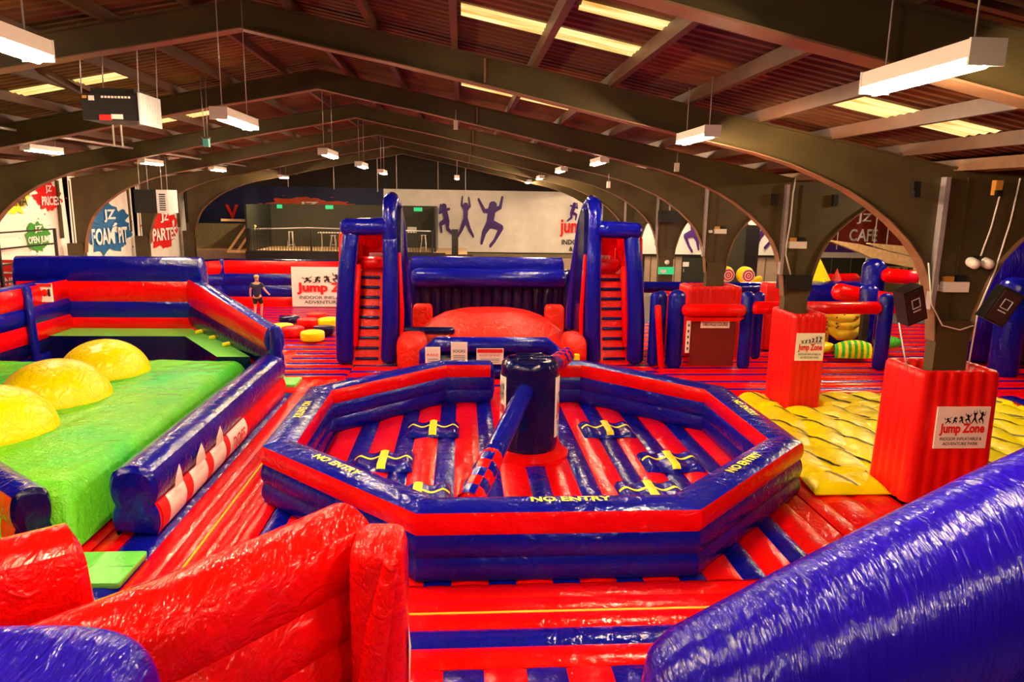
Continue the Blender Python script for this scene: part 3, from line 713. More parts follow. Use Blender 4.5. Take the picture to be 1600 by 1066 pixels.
mat_bed('floor_bed', 'red strip of floor between octagon and yellow mats', 5.97, 7.6, 8.80, 18.1, [(6.3, RED), (6.9, RED), (7.6, RED)], 'y', -.02, .03)
st = []
y = 20.02
i = 0
while y < 40: y += .5; st.append((y, RED)); y += .22; st.append((y, BLUE))
mat_bed('floor_bed', 'far left floor bed of thin purple red cross stripes', -14, -3.3, 20.02, st[-1][0], st, 'x')
mat_bed('floor_bed', 'short red bed linking the left lane to the far striped bed', -5.3, -3.3, 18.62, 20.0, alt(-5.3, -3.3, .5, RED, RED), 'y')
st = []; y = 18.62
while y < 27: y += .62; st.append((y, RED)); y += .2; st.append((y, BLUE))
mat_bed('floor_bed', 'red floor between the two slide towers', -3.28, 5.95, 18.62, st[-1][0], st, 'x')
st = []; y = 18.12
while y < 30: y += .42; st.append((y, RED)); y += .26; st.append((y, RED)); y += .17; st.append((y, BLUE))
mat_bed('floor_bed', 'pinkish red floor with thin blue tubes in front of the maze', 5.97, 30, 18.12, st[-1][0], st, 'x')
mat_bed('floor_bed', 'red floor bed right of the yellow mats', 14.2, 26, 8.0, 18.1, alt(14.2, 26, .5, RED, BLUE), 'y')
mat_bed('floor_bed', 'red floor bed around the near column pad', 7.62, 14.18, 2.6, 11.18, alt(7.62, 14.18, .55, RED, RED), 'y')
struct('trim_20', MB().box(-17, 32, 30.5, YB-.2, -.3, -.12, CONC))

# yellow lumpy mats
def yellow_mat(x0, x1, y0, y1, skew, label):
    w = x1-x0; L = y1-y0
    def hgt(u, v):
        X = u*w; Y = v*L; e = min(X, w-X, Y, L-Y)
        k = min(1, e/.12)
        X += x0; Y += y0
        s_ = abs(math.sin(PI*(X/.8+.35*math.sin(Y*1.1))))**.6*.08+abs(math.sin(PI*Y/1.15))**.6*.05
        return .02+k*(.04+s_)
    def P(u, v, d=0): 
        sk = skew*(v)
        return (x0+sk*(1-u)+u*w, y0+v*L, hgt(u, v)+d)
    mb = MB(); mb.grid(P, max(8, int(w/.07)), max(8, int(L/.07)), YELL); 
    nrow = max(1, int(round(L/1.15))); ncol = int(w/.8)
    rd = random.Random(int(x0*10))
    for r in range(nrow):
        for c in range(ncol+1):
            a = ((c+.15+.5*(r % 2))*.8)/w; v1 = (r+1.0)/nrow
            if a > 1: continue
            pts = []
            for t in range(11):
                q = t/10; uu = a+(.75/w)*(q**.8)*1.0; vv = v1-(1.05/nrow)*(q**1.9)
                if 0.01 < uu < .99 and 0.005 < vv < .995: pts.append((uu, vv))
            if len(pts) < 3: continue
            wd = .03
            vs = []; 
            for (uu, vv) in pts: vs += [P(uu-wd/w, vv, .014), P(uu+wd/w, vv, .014)]
            mb.add(vs, [(2*i, 2*i+1, 2*i+3, 2*i+2) for i in range(len(pts)-1)], BLACK, True)
    q = [P(0, 0, -.02), P(1, 0, -.02), P(1, 1, -.02), P(0, 1, -.02)]
    vs = [(p[0], p[1], z) for z in (.0, .02) for p in q]
    mb.add(vs, [(0, 1, 5, 4), (1, 2, 6, 5), (2, 3, 7, 6), (3, 0, 4, 7), (0, 3, 2, 1)], YELL, True)
    return tag(mb.build('bouncy_mat'), label, 'bouncy mat', 'lumpy yellow mats with curved dark seams')
yellow_mat(6.33, 14.15, 12.30, 16.62, .62, 'largest lumpy yellow mat with dark curved seams, between the column pads')
yellow_mat(6.22, 7.60, 11.50, 12.28, .1, 'narrow lumpy yellow mat in front, left of the near column pad')
yellow_mat(9.12, 14.15, 11.50, 12.28, 0, 'narrow lumpy yellow mat right of the near column pad')
yellow_mat(6.97, 8.0, 16.64, 17.9, .3, 'small lumpy yellow mat left of the second column pad')
yellow_mat(8.95, 14.15, 16.64, 17.9, 0, 'lumpy yellow mat right of the second column pad')

# ================================================================== OCTAGON ARENA
ocx, ocy, OW = 1.31, 13.43, 9.17
th = .52; hh = OW/2-th/2; tt = hh*.41421
oct_ = [(-tt, -hh), (tt, -hh), (hh, -tt), (hh, tt), (tt, hh), (-tt, hh), (-hh, tt), (-hh, -tt)]
oct_ = [(ocx+a, ocy+b) for a, b in oct_]
T = thing('octagon_arena', 'red and blue inflatable octagon ring around the sweeper game', 'inflatable arena', (ocx, ocy, 0))
mb = MB(); path = [(2.15, ocy+hh)]+[oct_[4]][:0]
path = [(.72, ocy+hh), oct_[5], oct_[6], oct_[7], oct_[0], oct_[1], oct_[2], oct_[3], oct_[4], (2.2, ocy+hh)]
infl_wall(mb, path, [(0, .33, BLUE, BLUE), (.33, .66, BLUE, BLUE), (.66, .97, RED, RED)], BLUE, th, endmat=BLUE, bulge=.12, tb=.05)
mb.build('ring_wall', T)
def topwarp(p, q, frac, width, flip=False):
    p = Vector((p[0], p[1], 0)); q = Vector((q[0], q[1], 0)); d = (q-p).normalized(); n = Vector((-d.y, d.x, 0))
    o = p+(q-p)*frac+Vector((0, 0, 1.03))
    if flip: d = -d; n = -n
    hb = .05
    def f(u, v, dd):
        w_ = o+d*(u-width/2)+n*(v-.11)
        s_ = (v-.11)/(th/2)
        return (w_.x, w_.y, .985+hb*max(0, math.cos(PI/2*s_))**.8+dd)
    return f
for i, fr, fl in ((0, .55, False), (1, .52, False), (2, .5, True), (7, .45, False), (6, .5, False)):
    p, q = oct_[i], oct_[(i+1) % 8]
    wp = topwarp(p, q, fr, 1.1, fl)
    mb = MB(); put_text(mb, wp, 'NO ENTRY', 0, .03, 1.1, .15, YELP, .012, .03); mb.build('no_entry_lettering', T)

# low hurdles inside
hl = ['back left', 'middle left', 'front left', 'back right', 'middle right', 'front right']
for i, (x, y) in enumerate([(-.62, 15.25), (-1.5, 13.28), (-.75, 11.62), (3.22, 15.15), (4.08, 13.12), (3.3, 11.6)]):
    def pad(u, v, dz=0):
        X = (u-.5)*1.15; Y = (v-.5)*.95; k = min(1, min(u, 1-u, v, 1-v)/.12)
        return (x+X, y+Y, .0+k**.5*(.10+.035*math.cos(X*13.2))+dz)
    T = thing('jump_mat', 'blue jump mat with a yellow cross, %s inside the octagon' % hl[i], 'jump mat', (x, y, 0), 'blue jump mats with yellow crosses')
    MB().grid(pad, 24, 18, BLUE).build('pad', T)
    mb = MB(); mb.grid(lambda u, v: pad(.43+.14*u, .02+.96*v, .012), 4, 18, YELP); mb.grid(lambda u, v: pad(.02+.96*u, .5+.09*v, .01), 26, 2, YELP); mb.build('cross', T)

# sweeper
sx, sy = 1.36, 13.85
T = thing('sweeper_machine', 'blue padded sweeper drum with two checkered arms in the octagon', 'sweeper', (sx, sy, 0))
mb = MB()
prof = [(.0, 1.98), (.35, 1.97), (.5, 1.94), (.56, 1.88), (.58, 1.8), (.565, 1.74), (.575, 1.6), (.58, 1.0), (.57, .3), (.55, .12), (.5, .05)]
mb.grid(lambda u, v: (lambda p: (sx+p[0]*math.cos(2*PI*u), sy+p[0]*math.sin(2*PI*u), p[1]))(prof[int(round(v*10))]), 40, 10, NAVY, flip=True); mb.build('drum', T)
mb = MB(); mb.grid(lambda u, v: (sx+(.52+.28*v)*math.cos(2*PI*u), sy+(.52+.28*v)*math.sin(2*PI*u), .14-.1*v*v), 40, 5, RED, flip=True); mb.grid(lambda u, v: (sx+.8*math.cos(2*PI*u), sy+.8*math.sin(2*PI*u), .04-.06*v), 40, 1, RED, flip=True); mb.build('base_ring', T)
mb = MB()
for d in (-.16, 0, .16): mb.tube([(sx-.42+abs(d), sy+d*1.6, 1.975), (sx+.42-abs(d), sy+d*1.6, 1.975)], .035, NAVY, 8)
mb.build('top_strap', T)
def cylwarp(a0, r, z0):
    return lambda u, v, d: (sx+(r+d)*math.cos(a0+u/r), sy+(r+d)*math.sin(a0+u/r), z0+v)
logo(T, cylwarp(math.radians(-38), .59, .42), .85, 1.22, off=.01, nu=16, label='white panel with red lettering wrapped round the drum')
logo(T, cylwarp(math.radians(-205), .59, .42), .6, 1.22, off=.01, nu=14, label='white panel on the far left of the drum')
def arm(a, b, nm):
    a = Vector(a); b = Vector(b); d = b-a; L = d.length
    mb = MB(); c = a+d*.7; mb.tube([a, a+d*.35, c], [.19, .18, .18], BLUE, 16); A = mb.build('arm', T)
    # padded checkered end
    mb = MB(); t = d.normalized(); u = t.cross(Vector((0, 0, 1))).normalized(); w = u.cross(t); n = 5; K = 12
    for i in range(n):
        for k in range(K):
            s0 = .68+.32*i/n; s1 = .68+.32*(i+1)/n
            m_ = RED if (i+k//2) % 2 == 0 else BLUE
            def fn(p, q, s0=s0, s1=s1, k=k):
                an = 2*PI*(k+p)/K; s_ = s0+(s1-s0)*q; r = .2+.012*math.sin(PI*q); P = a+d*s_+(u*math.cos(an)+w*math.sin(an))*r; return tuple(P)
            mb.grid(fn, 1, 3, m_)
    mb.tube([b-t*.12, b-t*.1], .19, RED, 12); mb.tube([a+d*.665, a+d*.69], .2, RED, 14)
    mb.build('checkered_pad', A)
arm((sx-.12, sy-.42, 1.40), (.12, 10.2, .52), 'front')
arm((sx+.12, sy+.42, 1.42), (2.55, 17.0, 1.33), 'rear')
# wedge bracket under the front arm
mb = MB(); mb.prism([(-.12, .35), (.12, .35), (.10, .75), (-.10, .75)], lambda u, v, d: (sx+u-.2, sy-.5-d, v), -.05, .45, NAVY); mb.build('arm_bracket', T)

# ================================================================== GREEN SLIDE PIT (left)
T = thing('slide_pit', 'green bed inflatable pit with tall red and blue walls', 'inflatable pit', (-8.3, 16, 0))
mb = MB()
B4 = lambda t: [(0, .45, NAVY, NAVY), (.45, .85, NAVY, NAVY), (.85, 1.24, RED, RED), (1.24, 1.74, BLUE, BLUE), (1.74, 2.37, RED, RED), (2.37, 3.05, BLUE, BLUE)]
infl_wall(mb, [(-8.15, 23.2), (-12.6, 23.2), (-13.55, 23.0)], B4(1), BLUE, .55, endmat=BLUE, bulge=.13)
mb.build('back_wall', T)
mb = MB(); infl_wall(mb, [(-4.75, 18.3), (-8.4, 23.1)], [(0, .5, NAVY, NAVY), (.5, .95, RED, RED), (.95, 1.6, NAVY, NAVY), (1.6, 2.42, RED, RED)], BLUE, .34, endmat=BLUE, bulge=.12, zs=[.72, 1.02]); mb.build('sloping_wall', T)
mb = MB(); mb.tube([(-4.7, 18.2, .05), (-4.7, 18.2, 1.72)], .16, BLUE, 12); mb.build('end_post', T)
mb = MB(); infl_wall(mb, [(-12.35, 22.9), (-12.35, 20.7), (-12.6, 12.5)], [(0, .45, BLUE, BLUE), (.45, .85, NAVY, NAVY), (.85, 1.35, RED, RED), (1.35, 1.85, BLUE, BLUE), (1.85, 2.42, RED, RED)], BLUE, .5, endmat=BLUE, bulge=.13); mb.build('left_wall', T)
mb = MB(); mb.tube([(-11.92, 20.6, .05), (-11.98, 20.6, 2.4)], .12, BLUE, 10); mb.build('corner_post', T)
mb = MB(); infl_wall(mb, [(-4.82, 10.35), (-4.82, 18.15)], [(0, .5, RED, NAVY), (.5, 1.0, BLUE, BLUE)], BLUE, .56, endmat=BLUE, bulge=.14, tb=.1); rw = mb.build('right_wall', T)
# candy striped print on the right wall
mb = MB()
for i in range(8):
    y0 = 10.5+.62*i; m_ = REDP if i % 2 == 0 else WHITE
    if i % 2 == 0: y0 -= 0
    a = 10.42+[0, .28, .95, 1.25, 1.95, 2.25, 2.95, 3.2][i]; b = 10.42+[.28, .95, 1.25, 1.95, 2.25, 2.95, 3.2, 4.3][i]
    mb.grid(lambda u, v: (-4.82+.28+.14*.5*math.sin(PI*v)**.8*1.0+.012, a+(b-a)*u, .02+.47*v), 3, 8, m_)
for (y0, w_) in ((10.85, .35), (11.75, .5), (12.75, .45)):
    mb.add([(-4.44, y0, .52), (-4.44, y0+w_, .52), (-4.42, y0+w_*.75, .72), (-4.43, y0+w_*.6, .86), (-4.43, y0+.05, .7)], [(0, 1, 2, 3, 4)], WHITE, True)
wp = flatwarp((-4.455+.0, 13.5, .1), (0, 1, 0), (0, 0, 1), (1, 0, 0))
put_text(mb, wp, 'DOES', .25, .02, .75, .26, REDP, .02, .02)
mb.build('striped_print', rw)
mb = MB(); infl_wall(mb, [(-10.5, 13.7), (-5.92, 9.72)], [(0, .5, RED, RED), (.5, .95, RED, RED)], BLUE, .42, endmat=NAVY, bulge=.1, tb=.08); mb.build('front_wall', T)
# green bed, gently lumpy, rounded edges
def greenbed(u, v):
    x0, x1, y0, y1 = -11.9, -5.42, 9.75, 18.6
    if v > .5: pass
    X = x0+(x1-x0)*u; Y = y0+(y1-y0)*v
    e = min((x1-X)/.35, (Y-y0)/.55, (y1-Y)/.3, 1); e = max(0, e)
    k = math.sin(PI/2*e)**.7 if e > 0 else 0
    z = .06+k*(.84+.05*noise.noise(Vector((X*.8, Y*.8, 0)))+.02*noise.noise(Vector((X*3, Y*3, 3))))
    return (X, Y, z)
mb = MB(); mb.grid(greenbed, 90, 120, GREEN); mb.build('green_bed', T)
mb = MB(); mb.box(-12.42, -11.75, 21.4, 21.44, 1.93, 2.46, CREAM); mb.box(-12.42, -11.75, 21.38, 21.4, 2.38, 2.46, REDP)
for i in range(2): mb.sellip((-12.22+.27*i, 21.39, 2.2), (.1, .015, .1), REDP, 1, 1, 12, 8)
mb.box(-11.86, -11.80, 21.38, 21.4, 2.1, 2.3, BLACK); o = mb.build('rules_panel', T); o['label'] = 'cream rules panel with red symbols'
mb = MB(); mb.prism([(-12.2, 21.6), (-8.2, 21.6), (-6.35, 18.75), (-5.5, 18.75), (-8.2, 22.95), (-12.2, 22.95)], lambda u, v, d: (u, v, d), 0, .9, LIME, side=NAVY); mb.build('green_ledge', T)
mb = MB()
for x, y in ((-8.0, 22.0), (-7.3, 21.1), (-6.6, 20.1)):
    mb.tube([(x, y, .95), (x+.28, y+.12, 1.0)], .06, YELL, 8)
mb.build('grab_handle', T)
for i, (x, y, r, h, nm) in enumerate([(-8.35, 17.05, .97, .95, 'farthest'), (-8.25, 14.8, 1.02, .98, 'middle'), (-8.2, 12.6, 1.05, 1.0, 'nearest')]):
    mb = MB(); mb.sellip((x, y, .84), (r, r, h*.88), ORNG, 1.0, 1.0, 40, 24, zmin=0)
    tag(mb.build('bouncing_dome'), 'yellow inflatable half dome on the green bed, %s of the three' % nm, 'inflatable dome', (x, y, .8), None) if False else tag(mb.build('bouncing_dome'), 'yellow inflatable half dome on the green bed, %s of the three' % nm, 'inflatable dome', 'yellow domes on the green bed')
tag(MB().sellip((-4.87, 9.28, .03), (.46, .44, .045), LIME, .1, .1).build('step_mat'), 'small flat lime green mat in front of the slide pit', 'mat', 'lime green step mats')
tag(MB().sellip((-4.8, 19.45, .03), (.36, .42, .05), LIME, .1, .1).build('step_mat'), 'small flat lime green mat at the far end of the lane', 'mat', 'lime green step mats')

# ================================================================== FAR LEFT: wall, banner, discs, person
T = thing('back_enclosure', 'low red and blue inflatable wall behind the walking person', 'inflatable wall', (-8, 34.2, 0))
mb = MB(); infl_wall(mb, [(-2.6, 34.3), (-11.1, 34.3), (-13.6, 31.2)], [(0, .42, RED, RED), (.42, .95, BLUE, BLUE), (.95, 1.5, BLUE, BLUE), (1.5, 2.1, RED, RED)], PURP if False else NAVY, .5, bulge=.14); mb.build('wall', T)
mb = MB(); mb.tube([(-11.05, 34.0, .1), (-11.05, 34.0, 2.1)], .12, BLUE, 10); mb.build('corner_seam_post', T)
T = thing('hanging_banner', 'white banner with jumpers and red lettering hung on the low far wall', 'banner', (-6, 33.8, 0))
wp = wave((-7.85, 33.75, .02), (1, 0, 0), (0, -1, 0), .02, 2)
logo(T, wp, 3.5, 1.85, panel=WHITE, off=.05, nu=30, name='cloth', label=None)
disc = [(-5.27, 25.45, .42, .36, YELL, 'yellow disc nearest the left slide tower'), (-6.15, 26.3, .42, .36, REDW, 'red disc left of the nearest yellow disc'),
        (-6.75, 25.9+1.3, .42, .3, YELL, 'yellow disc at the left of the disc group'), (-5.1, 26.7, .4, .32, NAVY, 'dark blue disc behind the nearest yellow disc'),
        (-6.05, 28.4, .42, .32, REDW, 'red disc in the middle of the disc group'), (-5.2, 28.4, .45, .34, YELL, 'yellow disc farthest back beside the slide tower'),
        (-6.95, 29.2, .42, .3, NAVY, 'dark blue disc farthest back in the group'), (-7.3, 26.3, .34, .3, NAVY, 'dark blue disc against the slide pit wall'), (-6.0, 29.9, .4, .3, REDW, 'red disc farthest back in the group')]
for x, y, r, h, m_, lb in disc:
    mb = MB(); mb.sellip((x, y, h/2+.02), (r, r, h/2), m_, .35, 1.0, 28, 12)
    tag(mb.build('stepping_disc'), 'round inflatable '+lb, 'inflatable disc', 'round stepping discs')

# person walking away
def skin_mesh(name, nodes, edges, mat, parent, sub=2):
    """nodes: (x,y,z,r); root first"""
    off = wloc(parent) if parent else Vector((0, 0, 0))
    me = bpy.data.meshes.new(name); me.from_pydata([Vector(n[:3])-off for n in nodes], edges, [])
    o = bpy.data.objects.new(name, me); COL.objects.link(o)
    sk = o.modifiers.new('s', 'SKIN'); 
    for i, n in enumerate(nodes):
        d = me.skin_vertices[0].data[i]; r = n[3]; d.radius = (r, r) if not isinstance(r, tuple) else r; d.use_root = (i == 0)
    sb = o.modifiers.new('b', 'SUBSURF'); sb.levels = sub; sb.render_levels = sub
    bpy.context.view_layer.update()
    m2 = bpy.data.meshes.new_from_object(o.evaluated_get(bpy.context.evaluated_depsgraph_get()))
    o.modifiers.clear(); o.data = m2; m2.name = name; m2.materials.clear(); m2.materials.append(mat)
    for p in m2.polygons: p.use_smooth = True
    if parent: o.parent = parent
    return o
px, py = -8.55, 30.6
T = thing('person', 'person with short fair hair in navy t-shirt and black shorts walking away', 'person', (px, py, 0))
H = [(0, 0, .92, .135), (0, 0, 1.08, .125), (0, .01, 1.25, .14), (0, 0, 1.42, .13), (0, 0, 1.5, .06), (0, .01, 1.58, .065), (0, .02, 1.68, .10), (0, .02, 1.76, .075),
     (-.19, 0, 1.42, .06), (-.27, -.02, 1.18, .045), (-.30, .06, .95, .035), (-.30, .09, .86, .035),
     (.19, 0, 1.42, .06), (.30, .0, 1.2, .045), (.44, .05, 1.02, .035), (.50, .08, .95, .035),
     (-.10, 0, .84, .10), (-.12, .06, .48, .06), (-.13, -.04, .10, .042), (-.13, .08, .05, .04),
     (.10, 0, .84, .10), (.13, .12, .50, .06), (.12, .02, .12, .042), (.12, .14, .06, .04)]
E_ = [(0, 1), (1, 2), (2, 3), (3, 4), (4, 5), (5, 6), (6, 7), (3, 8), (8, 9), (9, 10), (10, 11), (3, 12), (12, 13), (13, 14), (14, 15), (0, 16), (16, 17), (17, 18), (18, 19), (0, 20), (20, 21), (21, 22), (22, 23)]
H = [(px+x, py+y, z, r) for x, y, z, r in H]
skin_mesh('body', H, E_, SKIN, T)
sh = [(0, 0, .84, .17), (0, 0, 1.22, .155), (0, 0, 1.40, .15), (-.19, 0, 1.42, .08), (-.25, -.01, 1.25, .07), (.19, 0, 1.42, .08), (.27, 0, 1.27, .07)]
skin_mesh('shirt', [(px+x, py+y, z, r) for x, y, z, r in sh], [(0, 1), (1, 2), (2, 3), (3, 4), (2, 5), (5, 6)], SHIRT, T)
so = [(0, 0, .95, .15), (-.10, .01, .80, .12), (-.12, .05, .56, .095), (.10, .01, .80, .12), (.13, .10, .58, .095)]
skin_mesh('shorts', [(px+x, py+y, z, r) for x, y, z, r in so], [(0, 1), (1, 2), (0, 3), (3, 4)], SHORT, T)
MB().sellip((px, py-.005, 1.73), (.105, .11, .09), HAIR, 1, 1, 16, 10).build('hair', T)

# ================================================================== SLIDE TOWERS
def tower(mx, label):
    X = (lambda x: x) if mx == 1 else (lambda x: 1.88-x)
    fl = mx == -1
    T = thing('slide_tower', label, 'inflatable slide', (X(-2.8), 22.6, 0), 'twin slide towers')
    y0 = 21.8
    mb = MB(); mb.tube([(X(-3.56), y0, .2), (X(-3.54), y0, 1.4), (X(-3.44), y0+.05, 2.9), (X(-3.30), y0+.1, 3.95)], [.27, .27, .26, .24], BLUE, 16); mb.build('outer_pillar', T)
    mb = MB(); mb.prism([(22.0, 0), (24.6, 0), (24.3, 3.4), (22.1, 3.9)], lambda u, v, d: (X(-3.62+.06*v+d), u, v), 0, .12, RED); mb.build('outer_side_wall', T)
    mb = MB(); mb.tube([(X(-3.74), y0+.2, .1), (X(-3.58), y0+.2, 3.9)], .09, RED, 8); mb.tube([(X(-3.27), y0+.1, .6), (X(-3.12), y0+.2, 3.0)], .1, RED, 10); mb.build('piping', T)
    mb = MB(); mb.tube([(X(-2.22), y0, .2), (X(-2.16), y0, 1.6), (X(-2.14), y0, 3.0), (X(-2.14), y0+.05, 4.0)], [.26, .25, .23, .22], BLUE, 16); mb.build('inner_pillar', T)
    mb = MB(); mb.tube([(X(-2.14), y0+.02, 3.85), (X(-2.14), y0+.02, 4.65), (X(-2.13), y0+.16, 4.92), (X(-2.12), y0+.5, 5.0), (X(-2.05), y0+.95, 4.8), (X(-1.98), y0+1.3, 4.3), (X(-1.92), y0+1.8, 3.2), (X(-1.85), y0+2.2, 2.0), (X(-1.85), y0+2.4, .8)], [.21, .22, .22, .22, .2, .19, .18, .18, .18], BLUE, 16); mb.build('hoop_tube', T)
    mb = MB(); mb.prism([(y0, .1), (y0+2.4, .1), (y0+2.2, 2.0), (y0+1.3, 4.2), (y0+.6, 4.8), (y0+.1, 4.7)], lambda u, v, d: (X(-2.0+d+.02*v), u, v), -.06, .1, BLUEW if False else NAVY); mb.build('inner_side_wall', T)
    mb = MB(); mb.tube([(X(-1.87), y0+.05, .1), (X(-1.82), y0+.05, 1.6), (X(-1.88), y0+.1, 3.4)], [.06, .07, .05], RED, 8); mb.build('side_piping', T)
    mb = MB(); mb.tube([(X(-3.42), y0+.05, 4.16), (X(-2.3), y0+.05, 4.2)], [.26, .26], BLUE, 16); mb.build('top_beam', T)
    mb = MB(); mb.tube([(X(-3.35), y0+.1, 4.15), (X(-3.3), y0+1.6, 4.0)], .2, BLUE, 12); mb.build('side_beam', T)
    # ladder: inclined red face
    A = (21.75, .0); B = (23.0, 2.75)
    def lad(u, v):
        return (X(-3.33+.05*v+(.93-.1*v)*u), A[0]+(B[0]-A[0])*v-.05*math.sin(PI*min(1, max(0, u)))**.5, A[1]+(B[1]-A[1])*v)
    mb = MB(); mb.grid(lad, 10, 24, REDW, flip=fl); mb.build('ladder_face', T)
    for i in range(9):
        v = .07+.108*i
        a = lad(.12, v); b = lad(.82, v)
        mb = MB(); mb.tube([(a[0], a[1]-.05, a[2]), (b[0], b[1]-.05, b[2])], .05, NAVY, 8); mb.build('ladder_step', T)
    mb = MB(); mb.tube([(X(-3.05), 22.95, 3.0), (X(-2.6), 22.95, 3.0)], [.22, .22], RED, 14); mb.build('top_roll', T)
    mb = MB(); mb.grid(lambda u, v: (X(-3.25+.95*u), 23.6+.4*math.sin(PI*v), 2.6+1.35*v), 6, 10, RED, flip=fl)
    mb.grid(lambda u, v: (X(-3.2), 21.9+1.8*u, 2.9+1.1*v), 4, 4, RED, flip=fl); mb.build('platform_back', T)
    mb = MB(); mb.box(min(X(-2.95), X(-2.45)), max(X(-2.95), X(-2.45)), 23.3, 23.34, 3.0, 3.3, WHITE)
    wq = flatwarp((min(X(-2.95), X(-2.45)), 23.3, 3.0), (1, 0, 0), (0, 0, 1), (0, -1, 0)); put_text(mb, wq, 'SLIDE', .06, .08, .38, .14, BLACK, .01, .01); mb.build('notice', T)
    for dx in (0, .92):
        mb = MB(); mb.tube([(X(-3.33+dx), 21.8, .6), (X(-3.3+dx), 22.5, 2.4), (X(-3.25+dx*.92), 22.8, 3.1)], .022, WHITE, 6, rnd=False); mb.build('handrail_rope', T)
    return T
tower(1, 'left blue and red slide tower with ladder, its hoop tube on the right')
tower(-1, 'right blue and red slide tower with ladder, its hoop tube on the left')
# landing
T = thing('landing_airbag', 'big red bulging landing cushion between the slide towers', 'inflatable cushion', (.95, 24, 0))
mb = MB()
def bag(u, v):
    a = 2*PI*u; r = v
    cx_, cy_ = .98, 24.0; e = .75
    c = math.copysign(abs(math.cos(a))**e, math.cos(a)); s_ = math.copysign(abs(math.sin(a))**e, math.sin(a))
    x = cx_+2.78*r*c; y = cy_+2.6*r*s_
    z = .12+1.28*max(0, (1-r**3.0))**.8+.02*noise.noise(Vector((x*3, y*3, 0)))
    return (x, y, z)
mb.grid(bag, 60, 24, REDM, flip=True); mb.build('cushion', T)
T = thing('rear_slide_wall', 'dark blue inflatable wall and roller across the back between the towers', 'inflatable wall', (1, 26.8, 0))
mb = MB(); mb.tube([(-1.6, 26.35, 2.2), (3.6, 26.35, 2.2)], .36, BLUE, 20); mb.build('roller', T)
mb = MB(); infl_wall(mb, [(3.75, 27.0), (-1.85, 27.0)], [(1.9, 2.42, BLUE, BLUE), (2.42, 2.9, BLUE, BLUE)], BLUE, .5, bulge=.06, tb=.04, endmat=BLUE); mb.build('upper_wall', T)
mb = MB()
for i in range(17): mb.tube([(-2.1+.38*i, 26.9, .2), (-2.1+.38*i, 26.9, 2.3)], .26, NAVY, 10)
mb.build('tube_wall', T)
for x, nm in ((-1.35, 'left'), (3.25, 'right')):
    tag(MB().sellip((x, 24.9, .82), (.34, .3, .62), REDM, .3, .3).build('slide_exit_block'), 'red creased block beside the landing cushion, %s one' % nm, 'inflatable block', 'red blocks beside the cushion')
tag(MB().tube([(-1.75, 22.0, 1.02), (-.3, 22.2, .98)], .12, NAVY, 12).build('padded_log'), 'dark blue padded log left of the landing cushion', 'padded log')
for x, r in ((-1.5, .45), (3.45, .34)):
    tag(MB().sellip((x, 21.6, .45), (r, .8, .58), REDM, .5, .5).build('side_bolster'), 'red slack bolster at the foot of the cushion, %s side' % ('left' if x < 0 else 'right'), 'inflatable bolster', 'red bolsters at the cushion foot')
T = thing('front_barrier', 'rounded blue barrier in front of the red landing cushion with notices', 'inflatable barrier', (.9, 20.2, 0))
mb = MB(); mb.tube([(-1.0, 20.2, .0), (-.98, 20.2, .7), (-.72, 20.2, .93), (2.45, 20.2, .93), (2.72, 20.2, .7), (2.75, 20.2, 0)], .24, BLUE, 14); mb.tube([(-.8, 20.15, .5), (2.55, 20.15, .5)], .2, NAVY, 14); mb.tube([(-.8, 20.15, .18), (2.55, 20.15, .18)], .2, BLUE, 14); mb.build('barrier_tube', T)
for i, (x, w, z0, h, hd, tx) in enumerate([(-1.02, .42, .42, .52, None, 'PLEASE\nWAIT'), (-.3, .46, .5, .58, None, 'SOCKS\nONLY'), (.42, .76, .45, .45, REDP, 'RULES OF PLAY')]):
    mb = MB(); mb.box(x, x+w, 19.86, 19.89, z0, z0+h, WHITE)
    wq = flatwarp((x, 19.86, z0), (1, 0, 0), (0, 0, 1), (0, -1, 0))
    if hd: mb.box(x+.02, x+w-.02, 19.85, 19.86, z0+h-.12, z0+h-.01, hd)
    put_text(mb, wq, tx.split('\n')[0], w*.12, h*.5, w*.76, h*.14, REDP if i != 1 else BLACK, .015, .01)
    for j in range(3): mb.add([wq(w*.14, h*(.12+.1*j), .012), wq(w*.86, h*(.12+.1*j), .012), wq(w*.86, h*(.15+.1*j), .012), wq(w*.14, h*(.15+.1*j), .012)], [(0, 1, 2, 3)], BLACK, True)
    o = mb.build('notice', T); o['label'] = ['small white notice, left one', 'taller white notice, middle one', 'white notice with a red heading'][i]
tag(MB().box(2.75, 3.45, 20.4, 20.6, .35, .6, YELL).build('yellow_strip'), 'flat yellow strip between barrier and right tower', 'foam strip')

